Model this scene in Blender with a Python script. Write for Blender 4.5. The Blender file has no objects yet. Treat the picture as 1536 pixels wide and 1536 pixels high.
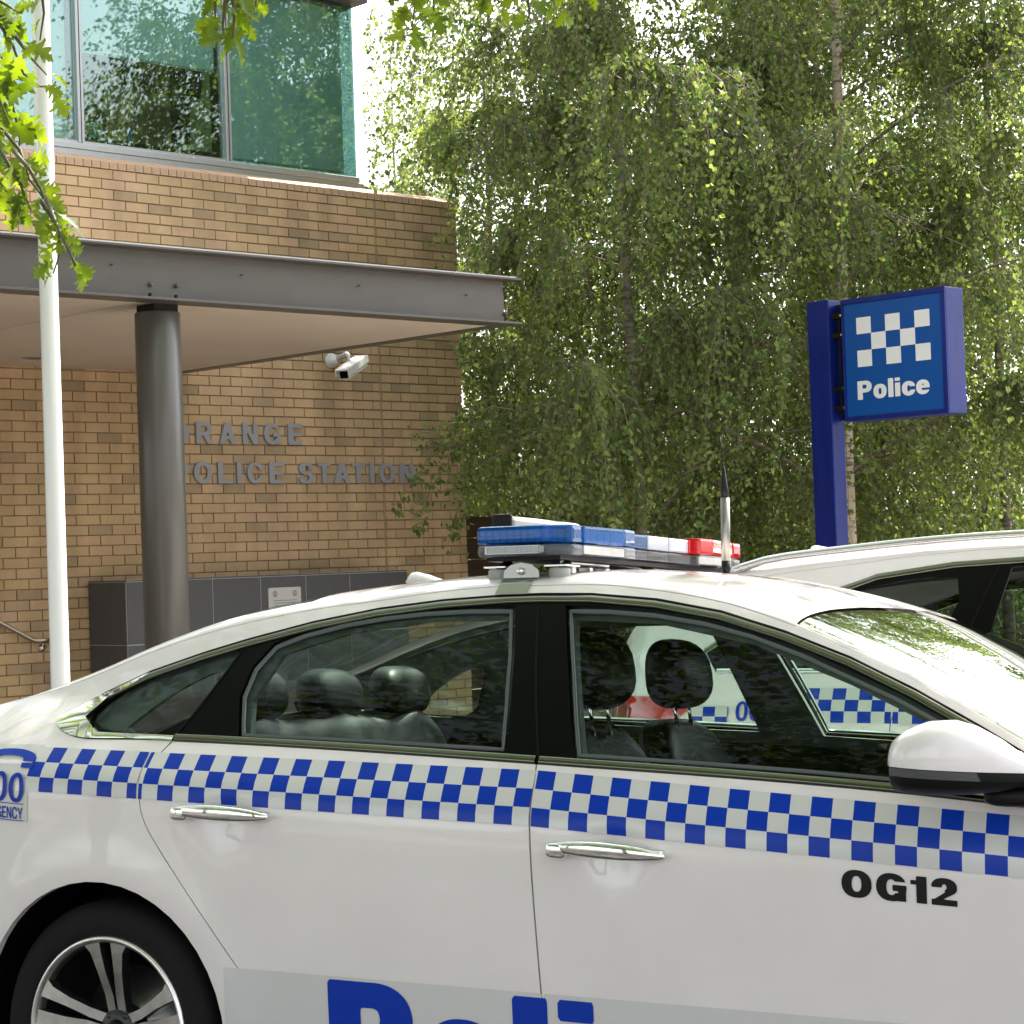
import bpy, bmesh, math, random
import numpy as np
from mathutils import Vector, Matrix
from mathutils.geometry import delaunay_2d_cdt
random.seed(7)
RNG = np.random.default_rng(7)
SC = bpy.context.scene
COL = SC.collection
R = math.radians

# ------------------------------------------------------------------ camera (fitted to the brick courses)
FPX, YAW, PITCH, ROLL, H = 3257.0, -.7624, .0211, -.0343, 1.51
_cy, _sy, _cp, _sp, _cr, _sr = math.cos(YAW), math.sin(YAW), math.cos(PITCH), math.sin(PITCH), math.cos(ROLL), math.sin(ROLL)
FW = np.array([-_sy*_cp, _cy*_cp, _sp]); _rt = np.array([_cy, _sy, 0.]); _up = np.cross(_rt, FW)
RT = _cr*_rt + _sr*_up; UP = -_sr*_rt + _cr*_up
CAM = np.array([0, 0, H])
cd = bpy.data.cameras.new('camera'); cam = bpy.data.objects.new('camera', cd); COL.objects.link(cam)
cd.sensor_width = 36; cd.lens = 36*FPX/1536; cd.clip_start = .1; cd.clip_end = 2000
M = Matrix(((RT[0], UP[0], -FW[0], 0), (RT[1], UP[1], -FW[1], 0), (RT[2], UP[2], -FW[2], H), (0, 0, 0, 1)))
cam.matrix_world = M
SC.camera = cam
cd.dof.use_dof = False

# ------------------------------------------------------------------ sky, sun, exposure
SUN_AZ, SUN_EL = R(84), R(50)           # azimuth clockwise from +Y
w = bpy.data.worlds.new('World'); SC.world = w; w.use_nodes = True
nt = w.node_tree; nt.nodes.clear()
sky = nt.nodes.new('ShaderNodeTexSky'); sky.sky_type = 'NISHITA'; sky.sun_disc = False
sky.sun_elevation = SUN_EL; sky.sun_rotation = SUN_AZ; sky.dust_density = 3.0; sky.air_density = 1.0; sky.ozone_density = 1
hsv = nt.nodes.new('ShaderNodeHueSaturation'); hsv.inputs['Saturation'].default_value = .35
bg = nt.nodes.new('ShaderNodeBackground'); bg.inputs['Strength'].default_value = .15
wo = nt.nodes.new('ShaderNodeOutputWorld')
nt.links.new(sky.outputs[0], hsv.inputs['Color']); nt.links.new(hsv.outputs[0], bg.inputs['Color']); nt.links.new(bg.outputs[0], wo.inputs['Surface'])
sd = bpy.data.lights.new('sun', 'SUN'); sd.energy = 5.0; sd.angle = R(.6); sd.color = (1, .93, .82)
sun = bpy.data.objects.new('sun', sd); COL.objects.link(sun)
sv = Vector((math.sin(SUN_AZ)*math.cos(SUN_EL), math.cos(SUN_AZ)*math.cos(SUN_EL), math.sin(SUN_EL)))
sun.rotation_euler = sv.to_track_quat('Z', 'Y').to_euler()
sun.location = (0, 0, 30)
SC.view_settings.view_transform = 'Standard'; SC.view_settings.look = 'None'
SC.view_settings.gamma = 1; SC.view_settings.use_curve_mapping = False
SC.view_settings.exposure = 2.15
SC.cycles.max_bounces = 10; SC.cycles.transparent_max_bounces = 24; SC.cycles.glossy_bounces = 5
SC.cycles.transmission_bounces = 8; SC.cycles.diffuse_bounces = 4

# ------------------------------------------------------------------ pixel -> place helpers
def ray(px, py): return (px-768)/FPX*RT - (py-768)/FPX*UP + FW
def onY(px, py, Y):
    d = ray(px, py); return CAM + d*((Y-CAM[1])/d[1])
def onX(px, py, X):
    d = ray(px, py); return CAM + d*((X-CAM[0])/d[0])
def onZ(px, py, Z):
    d = ray(px, py); return CAM + d*((Z-CAM[2])/d[2])
def atD(px, py, t): return CAM + ray(px, py)*t
def proj(P):
    v = np.asarray(P, float)-CAM; z = v@FW
    return 768+FPX*(v@RT)/z, 768-FPX*(v@UP)/z, z

# ------------------------------------------------------------------ object helpers
def obj(name, me, mat=None, parent=None):
    if isinstance(me, bmesh.types.BMesh):
        m = bpy.data.meshes.new(name); me.to_mesh(m); me.free(); me = m
    if mat is not None:
        for x in (mat if isinstance(mat, (list, tuple)) else [mat]): me.materials.append(x)
    o = bpy.data.objects.new(name, me); COL.objects.link(o)
    if parent is not None: o.parent = parent
    return o
def tag(o, label=None, cat=None, group=None, kind=None):
    if label: o['label'] = label
    if cat: o['category'] = cat
    if group: o['group'] = group
    if kind: o['kind'] = kind
    return o
def empty(name, loc=(0, 0, 0), rz=0, label=None, cat=None, group=None):
    o = bpy.data.objects.new(name, None); COL.objects.link(o); o.location = loc; o.rotation_euler = (0, 0, rz)
    o.empty_display_size = .2
    return tag(o, label, cat, group)
def mesh(name, V, F, smooth=False):
    me = bpy.data.meshes.new(name); me.from_pydata([tuple(v) for v in V], [], [tuple(f) for f in F]); me.update()
    if smooth: me.shade_smooth()
    return me
def np_mesh(name, V, F):
    """V (n,3), F (m,k) arrays, fast"""
    me = bpy.data.meshes.new(name); V = np.ascontiguousarray(V, dtype=np.float32); F = np.ascontiguousarray(F, dtype=np.int32)
    m, k = F.shape
    me.vertices.add(len(V)); me.vertices.foreach_set('co', V.ravel())
    me.loops.add(m*k); me.loops.foreach_set('vertex_index', F.ravel())
    me.polygons.add(m); me.polygons.foreach_set('loop_start', np.arange(0, m*k, k, dtype=np.int32))
    me.polygons.foreach_set('loop_total', np.full(m, k, dtype=np.int32))
    me.polygons.foreach_set('use_smooth', np.zeros(m, dtype=bool)); me.update(calc_edges=True); return me
def bm_box(bm, x0, x1, y0, y1, z0, z1, mi=0):
    v = [bm.verts.new(p) for p in ((x0, y0, z0), (x1, y0, z0), (x1, y1, z0), (x0, y1, z0), (x0, y0, z1), (x1, y0, z1), (x1, y1, z1), (x0, y1, z1))]
    for f in ((3, 2, 1, 0), (4, 5, 6, 7), (0, 1, 5, 4), (1, 2, 6, 5), (2, 3, 7, 6), (3, 0, 4, 7)):
        bm.faces.new([v[i] for i in f]).material_index = mi
    return v
def box(name, x0, x1, y0, y1, z0, z1, mat, parent=None, bev=0, seg=2):
    bm = bmesh.new(); bm_box(bm, min(x0, x1), max(x0, x1), min(y0, y1), max(y0, y1), min(z0, z1), max(z0, z1))
    if bev: bmesh.ops.bevel(bm, geom=bm.edges[:], offset=bev, segments=seg, affect='EDGES', profile=.5)
    return obj(name, bm, mat, parent)
def frame_of(d):
    d = np.asarray(d, float); d = d/np.linalg.norm(d)
    a = np.cross(d, (0, 0, 1)) if abs(d[2]) < .9 else np.cross(d, (0, 1, 0)); a /= np.linalg.norm(a)
    return a, np.cross(d, a)
def tube_mesh(name, pts, rad, n=12, caps=True, flat=1.0):
    pts = [np.asarray(p, float) for p in pts]; rad = rad if hasattr(rad, '__len__') else [rad]*len(pts)
    V = []; F = []; pa = None
    for i, p in enumerate(pts):
        d = pts[min(i+1, len(pts)-1)]-pts[max(i-1, 0)]
        d = d/np.linalg.norm(d)
        if pa is None: a, b = frame_of(d)
        else:
            a = pa-d*(pa@d); a /= np.linalg.norm(a); b = np.cross(d, a)
        pa = a
        for k in range(n):
            t = 2*math.pi*k/n; V.append(p+rad[i]*(a*math.cos(t)+b*math.sin(t)*flat))
    for i in range(len(pts)-1):
        for k in range(n): F.append((i*n+k, i*n+(k+1) % n, (i+1)*n+(k+1) % n, (i+1)*n+k))
    if caps: F.append(tuple(range(n))[::-1]); F.append(tuple((len(pts)-1)*n+k for k in range(n)))
    me = mesh(name, V, F)
    me.polygons.foreach_set('use_smooth', [len(f) == 4 for f in F]) if n != 4 else None
    return me
def tube(name, pts, rad, mat, parent=None, n=12, **k): return obj(name, tube_mesh(name, pts, rad, n, **k), mat, parent)
def lathe_mesh(name, prof, n=48, axis='z'):
    """prof = [(r, h)], closed at r=0"""
    V = []; F = []
    for r, h in prof:
        for k in range(n):
            t = 2*math.pi*k/n; c, s = r*math.cos(t), r*math.sin(t)
            V.append((c, s, h) if axis == 'z' else (c, h, s))
    for i in range(len(prof)-1):
        for k in range(n):
            f = (i*n+k, i*n+(k+1) % n, (i+1)*n+(k+1) % n, (i+1)*n+k)
            F.append(f if axis == 'z' else f[::-1])
    return mesh(name, V, F, True)

# ------------------------------------------------------------------ materials
def mat(name, base=(.5, .5, .5), rough=.5, metal=0, coat=0, spec=.5, noise=0, nscale=20, bump=0, bscale=60, coat_rough=.03, stretch=(1, 1, 1), emit=None):
    m = bpy.data.materials.new(name); m.use_nodes = True; nt = m.node_tree; b = nt.nodes['Principled BSDF']
    b.inputs['Base Color'].default_value = (*base, 1); b.inputs['Roughness'].default_value = rough; b.inputs['Metallic'].default_value = metal
    b.inputs['Coat Weight'].default_value = coat; b.inputs['Coat Roughness'].default_value = coat_rough; b.inputs['Specular IOR Level'].default_value = spec
    L = nt.links.new
    if noise or bump:
        tc = nt.nodes.new('ShaderNodeTexCoord'); mp = nt.nodes.new('ShaderNodeMapping'); mp.inputs['Scale'].default_value = stretch
        L(tc.outputs['Object'], mp.inputs['Vector'])
    if noise:
        n = nt.nodes.new('ShaderNodeTexNoise'); n.inputs['Scale'].default_value = nscale; n.inputs['Detail'].default_value = 6; n.inputs['Roughness'].default_value = .65
        L(mp.outputs[0], n.inputs['Vector'])
        r = nt.nodes.new('ShaderNodeMapRange'); r.inputs['From Min'].default_value = .3; r.inputs['From Max'].default_value = .7
        r.inputs['To Min'].default_value = 1-noise; r.inputs['To Max'].default_value = 1+noise; L(n.outputs['Fac'], r.inputs['Value'])
        mx = nt.nodes.new('ShaderNodeVectorMath'); mx.operation = 'SCALE'; mx.inputs[0].default_value = base
        L(r.outputs[0], mx.inputs['Scale']); L(mx.outputs[0], b.inputs['Base Color'])
        r2 = nt.nodes.new('ShaderNodeMapRange'); r2.inputs['To Min'].default_value = max(rough-.08, 0.02); r2.inputs['To Max'].default_value = min(rough+.1, 1)
        L(n.outputs['Fac'], r2.inputs['Value']); L(r2.outputs[0], b.inputs['Roughness'])
    if bump:
        n = nt.nodes.new('ShaderNodeTexNoise'); n.inputs['Scale'].default_value = bscale; n.inputs['Detail'].default_value = 5; L(mp.outputs[0], n.inputs['Vector'])
        bp = nt.nodes.new('ShaderNodeBump'); bp.inputs['Strength'].default_value = bump; bp.inputs['Distance'].default_value = .01
        L(n.outputs['Fac'], bp.inputs['Height']); L(bp.outputs[0], b.inputs['Normal'])
    if emit:
        b.inputs['Emission Color'].default_value = (*emit[:3], 1); b.inputs['Emission Strength'].default_value = emit[3]
    return m
def glass_mat(name, tint, refl=.04, rough=.0, wave=0, k=.30):
    """thin pane: tinted see-through plus mirror reflection"""
    m = bpy.data.materials.new(name); m.use_nodes = True; nt = m.node_tree; nt.nodes.clear(); L = nt.links.new
    o = nt.nodes.new('ShaderNodeOutputMaterial'); mx = nt.nodes.new('ShaderNodeMixShader')
    t = nt.nodes.new('ShaderNodeBsdfTransparent'); t.inputs[0].default_value = (*tint, 1)
    g = nt.nodes.new('ShaderNodeBsdfGlossy'); g.inputs['Roughness'].default_value = rough; g.inputs['Color'].default_value = (.95, 1, .98, 1)
    lw = nt.nodes.new('ShaderNodeFresnel'); lw.inputs['IOR'].default_value = 1.5
    ma = nt.nodes.new('ShaderNodeMath'); ma.operation = 'MULTIPLY_ADD'; ma.inputs[1].default_value = k; ma.inputs[2].default_value = refl
    ma.use_clamp = True
    L(lw.outputs[0], ma.inputs[0]); L(ma.outputs[0], mx.inputs[0]); L(t.outputs[0], mx.inputs[1]); L(g.outputs[0], mx.inputs[2]); L(mx.outputs[0], o.inputs[0])
    if wave:
        n = nt.nodes.new('ShaderNodeTexNoise'); n.inputs['Scale'].default_value = 1.3; n.inputs['Detail'].default_value = 0
        bp = nt.nodes.new('ShaderNodeBump'); bp.inputs['Strength'].default_value = wave; bp.inputs['Distance'].default_value = .02
        L(n.outputs['Fac'], bp.inputs['Height']); L(bp.outputs[0], g.inputs['Normal'])
    return m
def leaf_mat(name, c1, c2, trans=.45, rough=.55, twig=None):
    m = bpy.data.materials.new(name); m.use_nodes = True; nt = m.node_tree; nt.nodes.clear(); L = nt.links.new
    o = nt.nodes.new('ShaderNodeOutputMaterial'); at = nt.nodes.new('ShaderNodeAttribute'); at.attribute_name = 'rnd'
    oi = nt.nodes.new('ShaderNodeObjectInfo'); ad = nt.nodes.new('ShaderNodeMath'); ad.operation = 'ADD'; fr = nt.nodes.new('ShaderNodeMath'); fr.operation = 'FRACT'
    L(at.outputs['Fac'], ad.inputs[0]); L(oi.outputs['Random'], ad.inputs[1]); L(ad.outputs[0], fr.inputs[0])
    cr = nt.nodes.new('ShaderNodeMix'); cr.data_type = 'RGBA'; cr.inputs['A'].default_value = (*c1, 1); cr.inputs['B'].default_value = (*c2, 1)
    L(fr.outputs[0], cr.inputs['Factor'])
    d = nt.nodes.new('ShaderNodeBsdfPrincipled'); d.inputs['Roughness'].default_value = rough; d.inputs['Specular IOR Level'].default_value = .4
    t = nt.nodes.new('ShaderNodeBsdfTranslucent'); hs = nt.nodes.new('ShaderNodeHueSaturation'); hs.inputs['Value'].default_value = 1.7; hs.inputs['Saturation'].default_value = 1.15; hs.inputs['Hue'].default_value = .485
    L(cr.outputs['Result'], d.inputs['Base Color']); L(cr.outputs['Result'], hs.inputs['Color']); L(hs.outputs[0], t.inputs['Color'])
    mx = nt.nodes.new('ShaderNodeMixShader'); mx.inputs[0].default_value = trans
    L(d.outputs[0], mx.inputs[1]); L(t.outputs[0], mx.inputs[2]); L(mx.outputs[0], o.inputs[0])
    return m
def brick_mat():
    m = bpy.data.materials.new('buff_brick'); m.use_nodes = True; nt = m.node_tree; b = nt.nodes['Principled BSDF']; L = nt.links.new
    N = nt.nodes.new
    geo = N('ShaderNodeNewGeometry'); sx = N('ShaderNodeSeparateXYZ'); L(geo.outputs['Position'], sx.inputs[0])
    def ma(op, a, b_=None, c=None):
        n = N('ShaderNodeMath'); n.operation = op
        for i, v in enumerate((a, b_, c)):
            if v is None: continue
            if isinstance(v, (int, float)): n.inputs[i].default_value = v
            else: L(v, n.inputs[i])
        return n.outputs[0]
    row = ma('FLOOR', ma('DIVIDE', ma('SUBTRACT', sx.outputs['Z'], ZC0), .086))
    half = ma('MULTIPLY', ma('MODULO', ma('ADD', row, 101), 2), .5)
    colm = ma('FLOOR', ma('ADD', ma('DIVIDE', ma('SUBTRACT', sx.outputs['X'], XC0), BL), half))
    cb = N('ShaderNodeCombineXYZ'); L(row, cb.inputs[0]); L(colm, cb.inputs[1])
    wn = N('ShaderNodeTexWhiteNoise'); wn.noise_dimensions = '2D'; L(cb.outputs[0], wn.inputs['Vector'])
    cr = N('ShaderNodeValToRGB'); L(wn.outputs['Value'], cr.inputs[0])
    e = cr.color_ramp.elements; e[0].position = 0; e[0].color = (.34, .245, .145, 1); e[1].position = 1; e[1].color = (.52, .345, .215, 1)
    for p, c in ((.10, (.40, .285, .17, 1)), (.2, (.47, .325, .180, 1)), (.55, (.50, .348, .193, 1)), (.8, (.51, .342, .198, 1))):
        x = e.new(p); x.color = c
    big = N('ShaderNodeTexNoise'); big.inputs['Scale'].default_value = 5; big.inputs['Detail'].default_value = 3; mpb = N('ShaderNodeMapping'); mpb.inputs['Scale'].default_value = (.7, 1, .22); L(geo.outputs['Position'], mpb.inputs['Vector']); L(mpb.outputs[0], big.inputs['Vector'])
    fine = N('ShaderNodeTexNoise'); fine.inputs['Scale'].default_value = 140; fine.inputs['Detail'].default_value = 4
    mp = N('ShaderNodeMapping'); mp.inputs['Scale'].default_value = (3, 1, .35); L(geo.outputs['Position'], mp.inputs['Vector']); L(mp.outputs[0], fine.inputs['Vector'])
    k1 = N('ShaderNodeMapRange'); k1.inputs['From Min'].default_value = .3; k1.inputs['From Max'].default_value = .7; k1.inputs['To Min'].default_value = .8; k1.inputs['To Max'].default_value = 1.12; L(big.outputs['Fac'], k1.inputs['Value'])
    k2 = N('ShaderNodeMapRange'); k2.inputs['From Min'].default_value = .3; k2.inputs['From Max'].default_value = .7; k2.inputs['To Min'].default_value = .88; k2.inputs['To Max'].default_value = 1.08; L(fine.outputs['Fac'], k2.inputs['Value'])
    sc = N('ShaderNodeVectorMath'); sc.operation = 'SCALE'; L(cr.outputs[0], sc.inputs[0]); L(ma('MULTIPLY', k1.outputs[0], k2.outputs[0]), sc.inputs['Scale'])
    L(sc.outputs[0], b.inputs['Base Color']); b.inputs['Roughness'].default_value = .8; b.inputs['Specular IOR Level'].default_value = .3
    bp = N('ShaderNodeBump'); bp.inputs['Strength'].default_value = .35; bp.inputs['Distance'].default_value = .004; L(fine.outputs['Fac'], bp.inputs['Height']); L(bp.outputs[0], b.inputs['Normal'])
    return m
def asphalt_mat():
    m = mat('asphalt', (.062, .06, .058), .85, noise=.25, nscale=3, bump=.5, bscale=220)
    return m

WY = 15.5364                      # brick wall plane
ZC0 = H+.7373                     # course datum (baseline of POLICE STATION)
XC0, BL, CH = 9.2493, .2322, .086 # perpend datum, brick module length, course height
XEND = 14.215                     # right corner of the brick wall

MT = dict(
    paint=mat('white_car_paint', (.70, .64, .628), .35, coat=1, coat_rough=.025, spec=.5, noise=.035, nscale=3.5),
    black=mat('gloss_black', (.002, .002, .002), .3, spec=.07),
    blackm=mat('satin_black_trim', (.006, .006, .006), .42, spec=.2),
    rubber=mat('tyre_rubber', (.0065, .0062, .006), .75, spec=.2, noise=.3, nscale=14, bump=.2, bscale=90),
    seal=mat('window_seal', (.003, .003, .003), .6, spec=.1),
    chrome=mat('chrome', (.82, .82, .80), .06, metal=1),
    dkchrome=mat('dark_chrome_trim', (.16, .165, .13), .12, metal=1),
    alloy=mat('machined_alloy', (.72, .69, .66), .3, metal=1, noise=.1, nscale=30),
    gun=mat('gunmetal_paint', (.03, .03, .03), .35, metal=.6),
    bandw=mat('reflective_white_decal', (.54, .525, .505), .3, coat=.5, coat_rough=.08),
    bandb=mat('blue_decal', (.0015, .031, .33), .3, spec=.2),
    ink=mat('black_decal', (.006, .006, .006), .3, spec=.2),
    fabric=mat('seat_leather', (.008, .0085, .0085), .45, spec=.2, noise=.1, nscale=12, bump=.06, bscale=60),
    trim=mat('interior_trim_dark', (.012, .013, .012), .6, spec=.2),
    liner=mat('grey_headlining', (.19, .2, .185), .9, bump=.1, bscale=400),
    glass=glass_mat('tinted_car_glass', (.76, .88, .82), .0),
    glassd=glass_mat('dark_privacy_glass', (.50, .58, .54), .0),
    screen=glass_mat('windscreen_glass', (.60, .70, .66), .26, k=1.3),
    bluelens=None,
)
def lens_mat(name, col, a=.55, rough=.08, tc_=None):
    m = bpy.data.materials.new(name); m.use_nodes = True; nt = m.node_tree; nt.nodes.clear(); L = nt.links.new
    o = nt.nodes.new('ShaderNodeOutputMaterial'); p = nt.nodes.new('ShaderNodeBsdfPrincipled'); t = nt.nodes.new('ShaderNodeBsdfTransparent'); mx = nt.nodes.new('ShaderNodeMixShader')
    p.inputs['Base Color'].default_value = (*col, 1); p.inputs['Roughness'].default_value = rough; p.inputs['Coat Weight'].default_value = .8
    t.inputs[0].default_value = (*(tc_ or [min(1, c*1.2+.1) for c in col]), 1); mx.inputs[0].default_value = a
    n = nt.nodes.new('ShaderNodeTexWave'); n.inputs['Scale'].default_value = 34; n.bands_direction = 'DIAGONAL'
    tc = nt.nodes.new('ShaderNodeTexCoord'); L(tc.outputs['Object'], n.inputs['Vector'])
    bp = nt.nodes.new('ShaderNodeBump'); bp.inputs['Strength'].default_value = .12; bp.inputs['Distance'].default_value = .002; L(n.outputs['Fac'], bp.inputs['Height']); L(bp.outputs[0], p.inputs['Normal'])
    L(t.outputs[0], mx.inputs[1]); L(p.outputs[0], mx.inputs[2]); L(mx.outputs[0], o.inputs[0]); return m
MT['bluelens'] = lens_mat('blue_lens', (.004, .125, .34), .38, tc_=(.02, .27, .70))
MT['redlens'] = lens_mat('red_lens', (.50, .012, .02), .6, tc_=(.8, .03, .05))
MT['clearlens'] = lens_mat('clear_lens', (.40, .41, .43), .2, tc_=(.88, .9, .92))
MT['whitelens'] = lens_mat('frosted_white_lens', (.40, .43, .50), .75)

# ================================================================== SETTING: road, footpath
car_dir = np.array([0.32354808, -0.94621173, 0.]); car_left = np.array([0.94621173, 0.32354808, 0.])
TILT = R(3.0)
LY = car_left*math.cos(TILT)-np.array([0, 0, 1])*math.sin(TILT)
LZ = np.array([0, 0, 1])*math.cos(TILT)+car_left*math.sin(TILT)
WH = atD(153, 1551, FPX/590.)
ORI = WH + .90*LY - .3345*LZ       # sedan origin: ground under the centre of the rear axle
MAS = asphalt_mat()
def road_pt(s, y, z=0): return ORI + car_dir*s + LY*y + LZ*z
V = [road_pt(s, y) for s in (-60, 60) for y in (-7, 4.9)]
far = [(V[0][0]-car_left[0]*60, V[0][1]-car_left[1]*60, V[0][2]-.6), (V[2][0]-car_left[0]*60, V[2][1]-car_left[1]*60, V[2][2]-.6)]
road = obj('road', mesh('road', [V[0], V[1], V[3], V[2], far[0], far[1]], [(0, 3, 2, 1), (4, 5, 3, 0)]), MAS); tag(road, kind='structure')
bpy.context.view_layer.update()
gz = road_pt(0, 4.9)[2]
MCON = mat('footpath_concrete', (.33, .31, .28), .85, noise=.12, nscale=1.5, bump=.3, bscale=150)
a, b = road_pt(-60, 4.9), road_pt(60, 4.9)
k0, k1 = np.array([a[0], a[1], 0]), np.array([b[0], b[1], 0])
cl = car_left
def strip_box(name, d0, d1, zt, zb, m):
    bm = bmesh.new(); q = [k0+cl*d0, k1+cl*d0, k1+cl*d1, k0+cl*d1]
    lo = [bm.verts.new((p[0], p[1], zb)) for p in q]; hi = [bm.verts.new((p[0], p[1], zt)) for p in q]
    bm.faces.new(hi); bm.faces.new(lo[::-1])
    for i in range(4): bm.faces.new((lo[i], lo[(i+1) % 4], hi[(i+1) % 4], hi[i]))
    bmesh.ops.recalc_face_normals(bm, faces=bm.faces[:])
    return tag(obj(name, bm, m), kind='structure')
strip_box('kerb', 0, .15, gz+.12, gz-.3, mat('kerb_concrete', (.36, .35, .33), .8, noise=.1))
strip_box('footpath', .153, 7, gz+.116, gz-.3, MCON)
MSOIL = mat('garden_soil', (.075, .06, .035), .95, noise=.35, nscale=6, bump=.8, bscale=30)
g = obj('ground', mesh('ground', [(-400, -400, gz-.75), (400, -400, gz-.75), (400, 400, gz-.75), (-400, 400, gz-.75)], [(0, 1, 2, 3)]), mat('far_ground', (.09, .085, .05), .95, noise=.3, nscale=.5)); tag(g, kind='structure')
strip_box('garden_bed', 7.003, 45, gz+.10, gz-.3, MSOIL)
PATHZ = gz+.12

def far_sheet(name, y0, y1, dz, m):
    c = ORI+LY*-7; q = []
    for yy in (y0, y1):
        for s_ in (-60, 60): P = ORI+car_dir*s_+LY*-7-car_left*(-7-yy); q.append((P[0], P[1], P[2]+dz-.01*(-7-yy)))
    bm = bmesh.new(); lo = [bm.verts.new((a, b, z-.2)) for a, b, z in (q[0], q[1], q[3], q[2])]; hi = [bm.verts.new((a, b, z)) for a, b, z in (q[0], q[1], q[3], q[2])]
    bm.faces.new(hi); bm.faces.new(lo[::-1])
    for i in range(4): bm.faces.new((lo[i], lo[(i+1) % 4], hi[(i+1) % 4], hi[i]))
    bmesh.ops.recalc_face_normals(bm, faces=bm.faces[:]); return tag(obj(name, bm, m), kind='structure')
far_sheet('added_opposite_footpath', -10.5, -12.5, .12, MCON)  # unseen pale strip added for a bright reflected streak on the car side
far_sheet('opposite_lawn', -12.52, -16, .13, mat('dry_lawn', (.13, .14, .05), .95, noise=.3, nscale=4))

# ================================================================== CARS
def sstep(a, b, x): t = np.clip((x-a)/(b-a), 0, 1); return t*t*(3-2*t)
def smooth_interp(x, xs, ys):
    """monotone cubic-ish interpolation"""
    xs = np.asarray(xs, float); ys = np.asarray(ys, float); x = np.asarray(x, float)
    h = np.diff(xs); d = np.diff(ys)/h; m = np.empty_like(ys); m[0] = d[0]; m[-1] = d[-1]
    for i in range(1, len(xs)-1):
        m[i] = 0 if d[i-1]*d[i] <= 0 else (h[i-1]+h[i])/(h[i-1]/d[i]+h[i]/d[i-1])
    xc = np.clip(x, xs[0], xs[-1]); i = np.clip(np.searchsorted(xs, xc, side='right')-1, 0, len(xs)-2)
    t = (xc-xs[i])/h[i]; t2 = t*t; t3 = t2*t
    return (2*t3-3*t2+1)*ys[i]+(t3-2*t2+t)*h[i]*m[i]+(-2*t3+3*t2)*ys[i+1]+(t3-t2)*h[i]*m[i+1]
class Shape:
    def __init__(s, **k): s.__dict__.update(k)
    def zb(s, x): return smooth_interp(x, *s.belt)
    def zk(s, x): return smooth_interp(x, *s.crease)
    def zr(s, x): return smooth_interp(x, *s.rail)
    def zc(s, x): return smooth_interp(x, *s.crown)
    def endf(s, x):
        u = np.abs(np.asarray(x, float)-s.xm)/s.hl
        return np.clip(1-np.clip(u, 0, 1)**s.endp, 0.0, 1)**.25
    def w(s, x, z):
        x = np.asarray(x, float); z = np.asarray(z, float); zk = s.zk(x); zb = s.zb(x); k = .014
        m = smooth_interp(x, *s.shoulder)
        dz = np.minimum(z, zb)-zk
        sp = k*np.log1p(np.exp(np.clip(dz/k, -30, 30)))
        base = smooth_interp(z/zk, (.1, .2, .3, .45, .62, .8, .95, 1.3), (.84, .872, .897, .912, .922, .930, .932, .932))
        ww = base*s.wk/.93-m*sp
        t = np.maximum(z-zb, 0)
        ww = ww-s.tumble[0]*t-s.tumble[1]*t*t - np.maximum(0, s.rearpinch[0]-x)*s.rearpinch[1]*sstep(0, .12, t)
        for hx in s.wheels:
            r = np.hypot(x-hx, z-.335); ww = ww+.009*np.exp(-((r-.41)/.07)**2)*(z < zk)
        for hx, hz in s.bowls:
            r2 = ((x-hx)/.062)**2+((z-hz)/.05)**2; ww = ww-.014*np.exp(-r2*1.1)
        return ww*s.endf(x)
    def n_side(s, x, z, side):
        e = 1e-3
        wx = (s.w(x+e, z)-s.w(x-e, z))/(2*e); wz = (s.w(x, z+e)-s.w(x, z-e))/(2*e)
        n = np.stack([-wx, np.full_like(wx, side), -wz], -1); return n/np.linalg.norm(n, axis=-1, keepdims=True)
    def P(s, x, z, side, off=0.0):
        x = np.asarray(x, float); z = np.asarray(z, float); w_ = s.w(x, z)
        p = np.stack([x, side*w_, z], -1)
        return p + (s.n_side(x, z, side)*off if off else 0)
    def T(s, x, t, off=0.0):
        """top surface: t in [0,1] near rail -> centre, 1..2 centre -> far rail"""
        x = np.asarray(x, float); t = np.asarray(t, float); sg = np.where(t <= 1, -1., 1.); u = np.where(t <= 1, t, 2-t)
        zr = s.zr(x); zc = s.zc(x); wr = s.w(x, zr); e = 2e-3
        sl = np.clip((s.w(x, zr)-s.w(x, zr-e))/e, -3, -.05)       # dw/dz
        y1 = np.maximum(wr+sl*(zc-zr)*.8, wr*.5)
        y = wr*(1-u)**2+2*u*(1-u)*y1; z = zr*(1-u)**2+2*u*(1-u)*zc+u*u*zc
        return np.stack([x, sg*y, z], -1)
def resample(poly, step, closed=True):
    out = []; n = len(poly)
    for i in range(n if closed else n-1):
        a = np.asarray(poly[i], float); b = np.asarray(poly[(i+1) % n], float); k = max(1, int(math.ceil(np.linalg.norm(b-a)/step)))
        for j in range(k): out.append(a+(b-a)*j/k)
    if not closed: out.append(np.asarray(poly[-1], float))
    return out
def inset(poly, d):
    """move a closed outline inward by d"""
    P = [np.asarray(p, float) for p in poly]; n = len(P); A = sum(P[i][0]*P[(i+1) % n][1]-P[(i+1) % n][0]*P[i][1] for i in range(n))/2
    sg = 1 if A > 0 else -1; out = []
    for i in range(n):
        e1 = P[i]-P[i-1]; e2 = P[(i+1) % n]-P[i]; e1 = e1/(np.linalg.norm(e1)+1e-9); e2 = e2/(np.linalg.norm(e2)+1e-9)
        n1 = np.array([-e1[1], e1[0]])*sg; n2 = np.array([-e2[1], e2[0]])*sg; b = n1+n2; q = b@n1
        out.append(P[i]+b*(d/max(q, .5)))
    return out
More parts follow.
